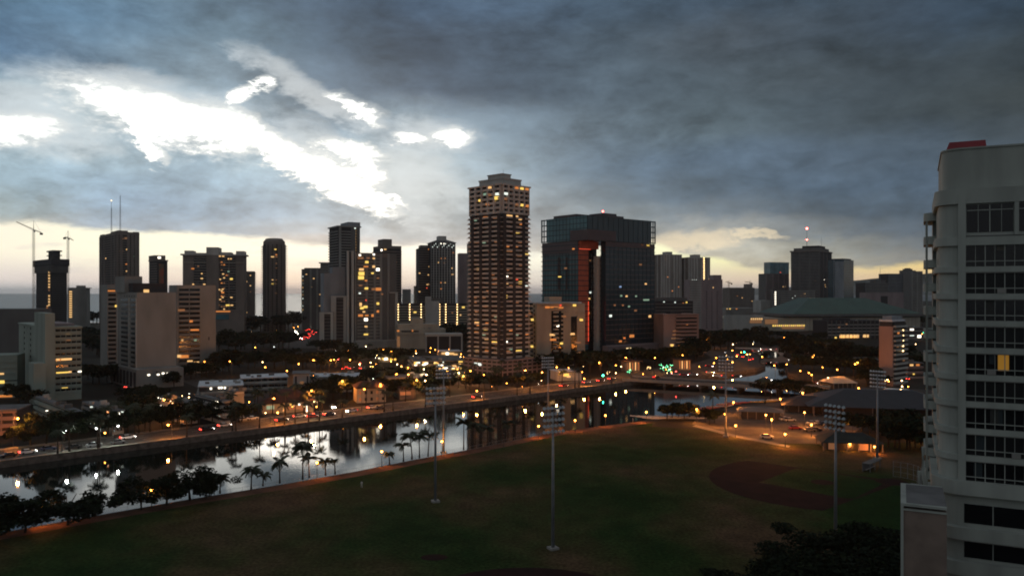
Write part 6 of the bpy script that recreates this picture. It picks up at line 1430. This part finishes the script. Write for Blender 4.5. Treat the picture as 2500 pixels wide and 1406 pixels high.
# many small lamps in gardens, car parks and under eaves
SL = []; PLM = MB().ball((0, 0, 0), .24, 7, 5).mesh('globe', EM['warm'], True); PLO = MB().ball((0, 0, 0), .24, 7, 5).mesh('globe', EM['amber'], True); PLW = MB().ball((0, 0, 0), .18, 7, 5).mesh('globe', EM['white'], True)
PLP = MB().tube([(0, 0, 0), (0, 0, 3.1)], [.05, .04], 5).mesh('post', DSTEEL); RS = random.Random(77)
for x0, x1, y0, y1, n, pc in ((880, 1140, 868, 925, 44, 'between the fin block and the tallest tower'), (60, 300, 1010, 1060, 12, 'among the walk-ups'), (385, 600, 955, 1020, 16, 'by the parking block'), (590, 800, 975, 1010, 10, 'round the brown roofed hall'), (1000, 1130, 845, 880, 12, 'under the canopy frame'), (1150, 1330, 915, 945, 10, 'below the parking podium'),
                        (1380, 1700, 893, 915, 14, 'along the bend'), (1700, 2020, 835, 900, 20, 'round the far canal arm'), (2150, 2255, 860, 950, 18, 'by the slim pink tower'), (1620, 1760, 800, 832, 8, 'behind the pink block'), (820, 900, 850, 880, 7, 'beneath the framed slabs'), (1660, 1900, 745, 760, 9, 'in the far low district'), (500, 720, 800, 900, 8, 'in the dark park')):
    for i in range(n):
        px, py = RS.uniform(x0, x1), RS.uniform(y0, y1); x, y = by_height(px, py, 3.2); k = RS.random(); c = 'yellowish' if k < .38 else 'orange' if k < .86 else 'white'; q_ = RS.uniform(.45, 1.15)
        t = thing('post_lamp', (x, y, 0), 0, None, 'post lamp', 'small post lamps in the city'); inst('post', PLP, t); inst('globe', {'yellowish': PLM, 'orange': PLO, 'white': PLW}[c], t, (0, 0, 3.25), (0, 0, 0), (max(1, y/420)*q_,)*3); SL.append((x/y, t, c, pc))
for c, pc in sorted({(q[2], q[3]) for q in SL}):
    l = sorted([q for q in SL if q[2:] == (c, pc)], key=lambda q: q[0])
    for i, q in enumerate(l): q[1]['label'] = f'small {c} post lamp {pc}, {nth(i)} {c} from left' if len(l) > 1 else f'the one small {c} post lamp {pc}'
# traffic signals
SG = []
for px, py, tn in ((1358, 884, 'green'), (1472, 916, 'green'), (1817, 859, 'green'), (2254, 812, 'green'), (1126, 915, 'red'), (826, 877, 'red'), (1650, 906, 'red'), (880, 886, 'red')):
    x, y = by_height(px, py, 5.5); t = thing('traffic_signal', (x, y, 0), 0, None, 'traffic light', 'traffic signals')
    MB().tube([(0, 0, 0), (0, 0, 5.8)], [.09, .07], 6).build('pole', DSTEEL, t); MB().box(-.2, .2, -.35, -.08, 4.9, 6.0).build('housing', MW['charcoal'], t)
    MB().ball((0, -.42, 5.45), .42 if tn == 'green' else .22, 8, 5).build('signal_lens', EM[tn], t); SG.append((x/y, t, tn))
SG.sort(key=lambda q: q[0])
for i, (u, t, tn) in enumerate(SG): t['label'] = f'traffic signal showing {tn}, {nth(i)} from the left in the city'
# green fairy-lit shrubs
for i, (px, py) in enumerate(((1583, 897), (1612, 890), (1616, 901), (1626, 894), (1631, 899), (1637, 892), (1633, 902), (1650, 893), (1484, 909), (1535, 905))):
    x, y = by_height(px, py, 1.5); t = thing('lit_shrub', (x, y, 0), 0, f'shrub wound with green fairy lights by the bend, {nth(i)} from the left', 'shrub', 'fairy lit shrubs')
    inst('foliage', RT.choice(CR), t, (0, 0, 1.2), (0, 0, 0), (1.4, 1.4, 1.5)); mb = MB()
    for _ in range(5 if i % 3 else 9): mb.ball((RT.uniform(-1.2, 1.2), -1.3+RT.uniform(-.3, .3), RT.uniform(.6, 2.4)), .16, 5, 3)
    mb.build('fairy_lights', EM['fairy'] if i % 4 else EM['bulb'], t, kind='stuff')

# ================================================================ cars
def car_meshes():
    b = MB(); prof = [(-2.25, .35), (-2.3, .75), (-2.1, .95), (-1.2, 1.0), (1.0, .98), (2.1, .82), (2.28, .6), (2.25, .32)]
    n_ = len(prof); vs_ = [(x, -.88, z) for x, z in prof]+[(x, .88, z) for x, z in prof]
    b.add(vs_, [tuple(range(n_-1, -1, -1)), tuple(range(n_, 2*n_))]+[(i, (i+1) % n_, n_+(i+1) % n_, n_+i) for i in range(n_)])
    r = MB(); r.prism([(-1.05, -.66), (.35, -.66), (.35, .66), (-1.05, .66)], 1.43, 1.47)
    g = MB(); g.prism([(-1.75, -.80), (1.05, -.80), (1.05, .80), (-1.75, .80)], .985, 1.43, [(-1.1, -.66), (.4, -.66), (.4, .66), (-1.1, .66)])
    w = MB(); w.bar((0, -.1, 0), (0, .1, 0), .33, 10)
    return b, r, g, w.mesh('wheel', BLACK)
cb, crf, cg, WH = car_meshes(); GLS = cg.mesh('glazing', GL)
CARC = {'white': (.6, .6, .6), 'black': (.015, .015, .017), 'silver': (.32, .33, .34), 'red': (.22, .02, .02), 'dark blue': (.02, .03, .06), 'grey': (.12, .12, .125)}
BODY = {k: (cb.mesh('body', mat('car_paint_'+k.replace(' ', '_'), c, .3, spec=.6)), ) for k, c in CARC.items()}; ROOF = {k: crf.mesh('roof', bpy.data.materials['car_paint_'+k.replace(' ', '_')]) for k in CARC}
LM = {}
def lens(key, sx, sy, sz): 
    if (key, sx) not in LM: LM[(key, sx)] = MB().box(-sx, sx, -sy, sy, -sz, sz).mesh('lens', EM[key] if key in EM else GL2)
    return LM[(key, sx)]
CARS = []
def car(x, y, ang, col, tail='rtail', head='head', place='', on=True, simple=False, z=.03):
    t = thing('car', (x, y, z), ang, None, 'car', 'cars '+place)
    inst('body', BODY[col][0], t); inst('roof', ROOF[col], t); inst('glazing', GLS, t)
    if not simple:
        for a in (-1.4, 1.4):
            for b in (-.8, .8): inst('wheel', WH, t, (a, b, .33))
    for b in (-.65, .65):
        inst('tail_lamp', lens(tail if on else 'off', .06, .2, .11), t, (-2.32, b, .78)); inst('headlamp', lens(head if on else 'off', .061, .2, .1), t, (2.28, b, .66))
    CARS.append((x/y, t, col, place, on)); return t
P1 = 'on the canal road'
for px, n, dr, col, br in ((20, 6.5, -1, 'black', 0), (68, 8.5, 1, 'white', 1), (118, 10, 1, 'dark blue', 0), (178, 7.0, -1, 'black', 0), (230, 6.3, 1, 'silver', 0), (288, 6.0, 1, 'grey', 0), (312, 13, 1, 'white', 1), (505, 10, 1, 'black', 1), (548, 14, 1, 'white', 1), (595, 22.0, 1, 'silver', 0), (617, 22.3, 1, 'white', 0),
                           (688, 10.5, 1, 'black', 2), (731, 14, 1, 'silver', 1), (764, 10.5, 1, 'red', 2), (778, 14.5, 1, 'grey', 2), (803, 11, 1, 'dark blue', 2), (859, 12, -1, 'white', 3), (909, 14.5, 1, 'white', 1), (925, 11, -1, 'grey', 0), (1164, 9, 1, 'black', 1), (1376, 11, 1, 'red', 2), (1431, 13.5, 1, 'silver', 1), (1466, 13, 1, 'black', 2), (1493, 15, 1, 'grey', 1)):
    x, y = bank_px(px, n); car(x, y, RD+(0 if dr > 0 else math.pi), col, 'rbrake' if br in (1, 2) else 'rtail', 'hot' if br == 3 else 'head', P1, br > 0)
x, y = G(812, 996); car(x, y, RD-1.9, 'silver', 'rtail', 'hot', 'waiting at the side street', True)
P2 = 'on the bend and the bridge'
for px, py, col, a, tn in ((1604, 921, 'black', 30, 1), (1651, 914, 'silver', -25, 1), (1670, 915, 'red', -25, 1), (1693, 914, 'grey', -25, 1), (1732, 896, 'red', -40, 2), (1734, 909, 'white', -30, 2), (1752, 917, 'white', 150, 3), (1765, 921, 'silver', 150, 0), (1799, 918, 'black', -28, 2), (1865, 925, 'grey', 150, 0), (1873, 928, 'red', -28, 1),
                           (1802, 868, 'red', 60, 2), (1815, 873, 'black', 60, 2), (1832, 880, 'grey', 60, 2), (1838, 878, 'black', 60, 2), (1852, 854, 'white', 160, 3), (1864, 852, 'white', 160, 3), (1888, 852, 'silver', 160, 3), (1845, 856, 'red', -20, 1), (1990, 855, 'silver', 170, 3), (1978, 854, 'white', 170, 3), (2217, 927, 'black', 60, 2), (2172, 957, 'red', -20, 2), (1985, 938, 'red', -20, 1), (1966, 937, 'white', 160, 3)):
    x, y = G(px, py); z = .95 if 1600 < px < 1880 and 905 < py < 930 else (3.05 if 1840 < px < 1895 and py < 857 else .03)
    if z > 1: x, y = G(px, py+3, 3.0)
    elif z > .5: x, y = G(px, py+2, .95); z = .93
    car(x, y, R(a), col, ('rtail', 'rtail', 'rbrake', 'rtail')[tn], 'hot' if tn == 3 else 'head', P2, tn > 0, True, z)
P3 = 'in the shore car park'
for px, py, col, a in ((1917, 1026, 'white', 10), (1928, 1028, 'silver', 10), (1941, 1048, 'red', 5), (1977, 1053, 'grey', 0), (1984, 1036, 'silver', 12), (1997, 1036, 'white', 12), (2012, 1038, 'dark blue', 12), (1872, 1070, 'silver', -10), (1990, 1052, 'black', 0), (2025, 1040, 'grey', 12)):
    x, y = G(px, py); car(x, y, R(a), col, place=P3, on=False)
P4 = 'in the avenue jam'
RC = random.Random(12)
for i in range(17):
    row = i % 3; s = (i//3)/4.5; px = 772-row*9-s*30*(1 if row < 2 else .9)+RC.uniform(-2, 2); py = 809+row*2+s*20+RC.uniform(-1.5, 1.5)
    if i >= 12: px, py = 748+RC.uniform(0, 26), 800+RC.uniform(0, 6)
    x, y = G(px, py+3); car(x, y, R(100), RC.choice(['black', 'grey', 'silver', 'red']), 'rbrake', place=P4, simple=True)
for i in range(10):
    x, y = G(724+i*1.6+RC.uniform(-3, 3), 809+i*2.2); car(x, y, R(-78), RC.choice(['white', 'silver', 'grey']), 'rtail', 'hot', P4+' facing us', True, True)
P5 = 'in side streets'
for px, py, b in ((842, 900, 2), (857, 899, 2), (884, 899, 2), (885, 896, 2), (901, 906, 2), (850, 896, 1), (315, 945, 2), (1740, 830, 1), (1700, 836, 3), (1712, 836, 3), (790, 877, 1), (300, 950, 1)):
    x, y = G(px, py+2); car(x, y, R(70), RC.choice(['black', 'silver', 'red']), 'rbrake' if b == 2 else 'rtail', 'hot' if b == 3 else 'head', P5, True, True)
P6 = 'on the deck by the tallest tower'
for i in range(16):
    x, y = G(1000+i*9+RC.uniform(-3, 3), 915+RC.uniform(-6, 8)); car(x, y, R(110), RC.choice(['white', 'silver', 'grey', 'black']), place=P6, on=False, simple=True)
pl = {}
for u, t, col, place, on in CARS: pl.setdefault((place, col), []).append((u, t, on))
for (place, col), l in pl.items():
    l.sort(key=lambda q: q[0])
    for i, (u, t, on) in enumerate(l): t['label'] = f'{col} car {"with lamps lit" if on else "lamps off"} {place}, {nth(i)} {col} from left' if len(l) > 1 else f'the only {col} car {place}'

# ================================================================ people on the field
SKIN = mat('skin', (.25, .14, .09), .7)
def person(px, py, label, shirt, ang=0.0, stride=.28):
    x, y = G(px, py); t = thing('person', (x, y, .02), R(ang), label, 'person')
    vs_ = [(0, 0, .95), (0, 0, 1.2), (0, 0, 1.45), (0, 0, 1.53), (0, .0, 1.66), (.1, 0, .9), (.12, -stride*.4, .5), (.12, -stride, .07), (.12, -stride-.16, .03), (-.1, 0, .9), (-.12, stride*.5-.08, .5), (-.12, stride, .1), (-.12, stride-.15, .04), (.19, 0, 1.42), (.25, .1, 1.15), (.24, -.05, .9), (-.19, 0, 1.42), (-.25, -.1, 1.15), (-.24, -.2, .93)]
    es = [(0, 1), (1, 2), (2, 3), (3, 4), (0, 5), (5, 6), (6, 7), (7, 8), (0, 9), (9, 10), (10, 11), (11, 12), (2, 13), (13, 14), (14, 15), (2, 16), (16, 17), (17, 18)]
    rd = [.15, .14, .15, .06, .10, .09, .065, .045, .04, .09, .065, .045, .04, .055, .04, .035, .055, .04, .035]
    me = bpy.data.meshes.new('body'); me.from_pydata(vs_, es, []); o = bpy.data.objects.new('body', me); link(o, t); me.materials.append(shirt)
    o.modifiers.new('skin', 'SKIN'); o.modifiers.new('sub', 'SUBSURF').render_levels = 1
    for i, r_ in enumerate(rd): me.skin_vertices[0].data[i].radius = (r_, r_)
    me.skin_vertices[0].data[0].use_root = True
    MB().ball((0, 0, 1.70), .12, 8, 6, 1.15).build('hair', mat('dark_hair', (.01, .008, .006), .8), t)
person(883, 1190, 'lone walker in pale clothes on the grass below the bank palms', mat('pale_clothes', (.55, .53, .5), .9), 200)
person(835, 1018, 'pedestrian standing at the kerb of the canal road', mat('dark_clothes', (.03, .03, .035), .9), 40, .05)
person(1545, 1030, 'pale figure standing on the near bank by the small beach', mat('light_clothes', (.5, .5, .48), .9), 90, .05)

# backstop behind home plate, benches
bs = thing('backstop_fence', (HM.x, HM.y, 0), math.atan2(hv.y, hv.x), 'tall thin backstop fence behind the home plate of the red infield', 'fence')
mb = MB(); pm2 = MB()
for i in range(9):
    a = R(-60+15*i); p = (7*math.cos(a), 7*math.sin(a)); pm2.bar((*p, 0), (*p, 4.2), .06, 5)
    if i < 8:
        b_ = R(-60+15*(i+1)); q = (7*math.cos(b_), 7*math.sin(b_))
        for z in (.1, 1.4, 2.8, 4.1): mb.bar((*p, z), (*q, z), .03, 4)
pm2.build('post', STEEL, bs, kind='stuff'); mb.build('rail', STEEL, bs)
for i, (a, b) in enumerate(((12, 12), (12, -12))):
    q = loc2(a+8, b*1.2); t = thing('dugout', (q[0], q[1], 0), math.atan2(hv.y, hv.x)+R(45 if b > 0 else -45), ('low dugout on the far side of the red infield', 'low dugout on the near side of the red infield')[i], 'shelter')
    MB().box(-4, 4, -1, 1.2, 2.2, 2.4).build('roof', MW['grey2'], t); MB().box(-4, 4, 1.0, 1.2, 0, 2.2).build('wall', MW['grey2'], t)
    for x in (-3.8, 0, 3.8): MB().box(x-.06, x+.06, -.95, -.83, 0, 2.2).build('post', STEEL, t)
    MB().box(-3.5, 3.5, .2, .6, .42, .48).build('bench', MW['tan'], t)
# plant on the roofs of the low blocks
RR = random.Random(5)
for o in list(SC.objects):
    if o.name.split('.')[0] in ('motel_block', 'walk_up_block', 'parking_block', 'market_hall', 'white_block', 'hall', 'town_block', 'shop_block', 'school_block', 'civic_building', 'parking_podium'):
        r_ = [c for c in o.children if c.name.split('.')[0] in ('roof', 'wall')]
        if not r_ or o.name.startswith('hall'): continue
        r_ = sorted(r_, key=lambda c: -(c.location.z+c.scale.z/2))[0]; zt2 = r_.location.z+r_.scale.z/2
        for k in range(6):
            x = r_.location.x+RR.uniform(-.42, .42)*r_.scale.x; y = r_.location.y+RR.uniform(-.42, .42)*r_.scale.y; w = RR.uniform(.5, 1.3)
            piece('roof_vent', MW[RR.choice(['grey', 'white2', 'grey2'])], o, x-w, x+w, y-w*.7, y+w*.7, zt2, zt2+RR.uniform(.5, 1.4))

# ================================================================ evening haze
hz = MB().box(-26000, 26000, -1400, 25500, -6, 136).build('haze', bpy.data.materials.new('haze_air'))
hm = bpy.data.materials['haze_air']; hm.use_nodes = True; hn = hm.node_tree; hn.nodes.clear()
pv = hn.nodes.new('ShaderNodeVolumePrincipled'); ho = hn.nodes.new('ShaderNodeOutputMaterial'); hn.links.new(pv.outputs[0], ho.inputs['Volume'])
pv.inputs['Color'].default_value = (.93, .93, .95, 1); pv.inputs['Density'].default_value = 3.2e-5; pv.inputs['Anisotropy'].default_value = .55
hz.data.materials[0] = hm; hz['kind'] = 'stuff'
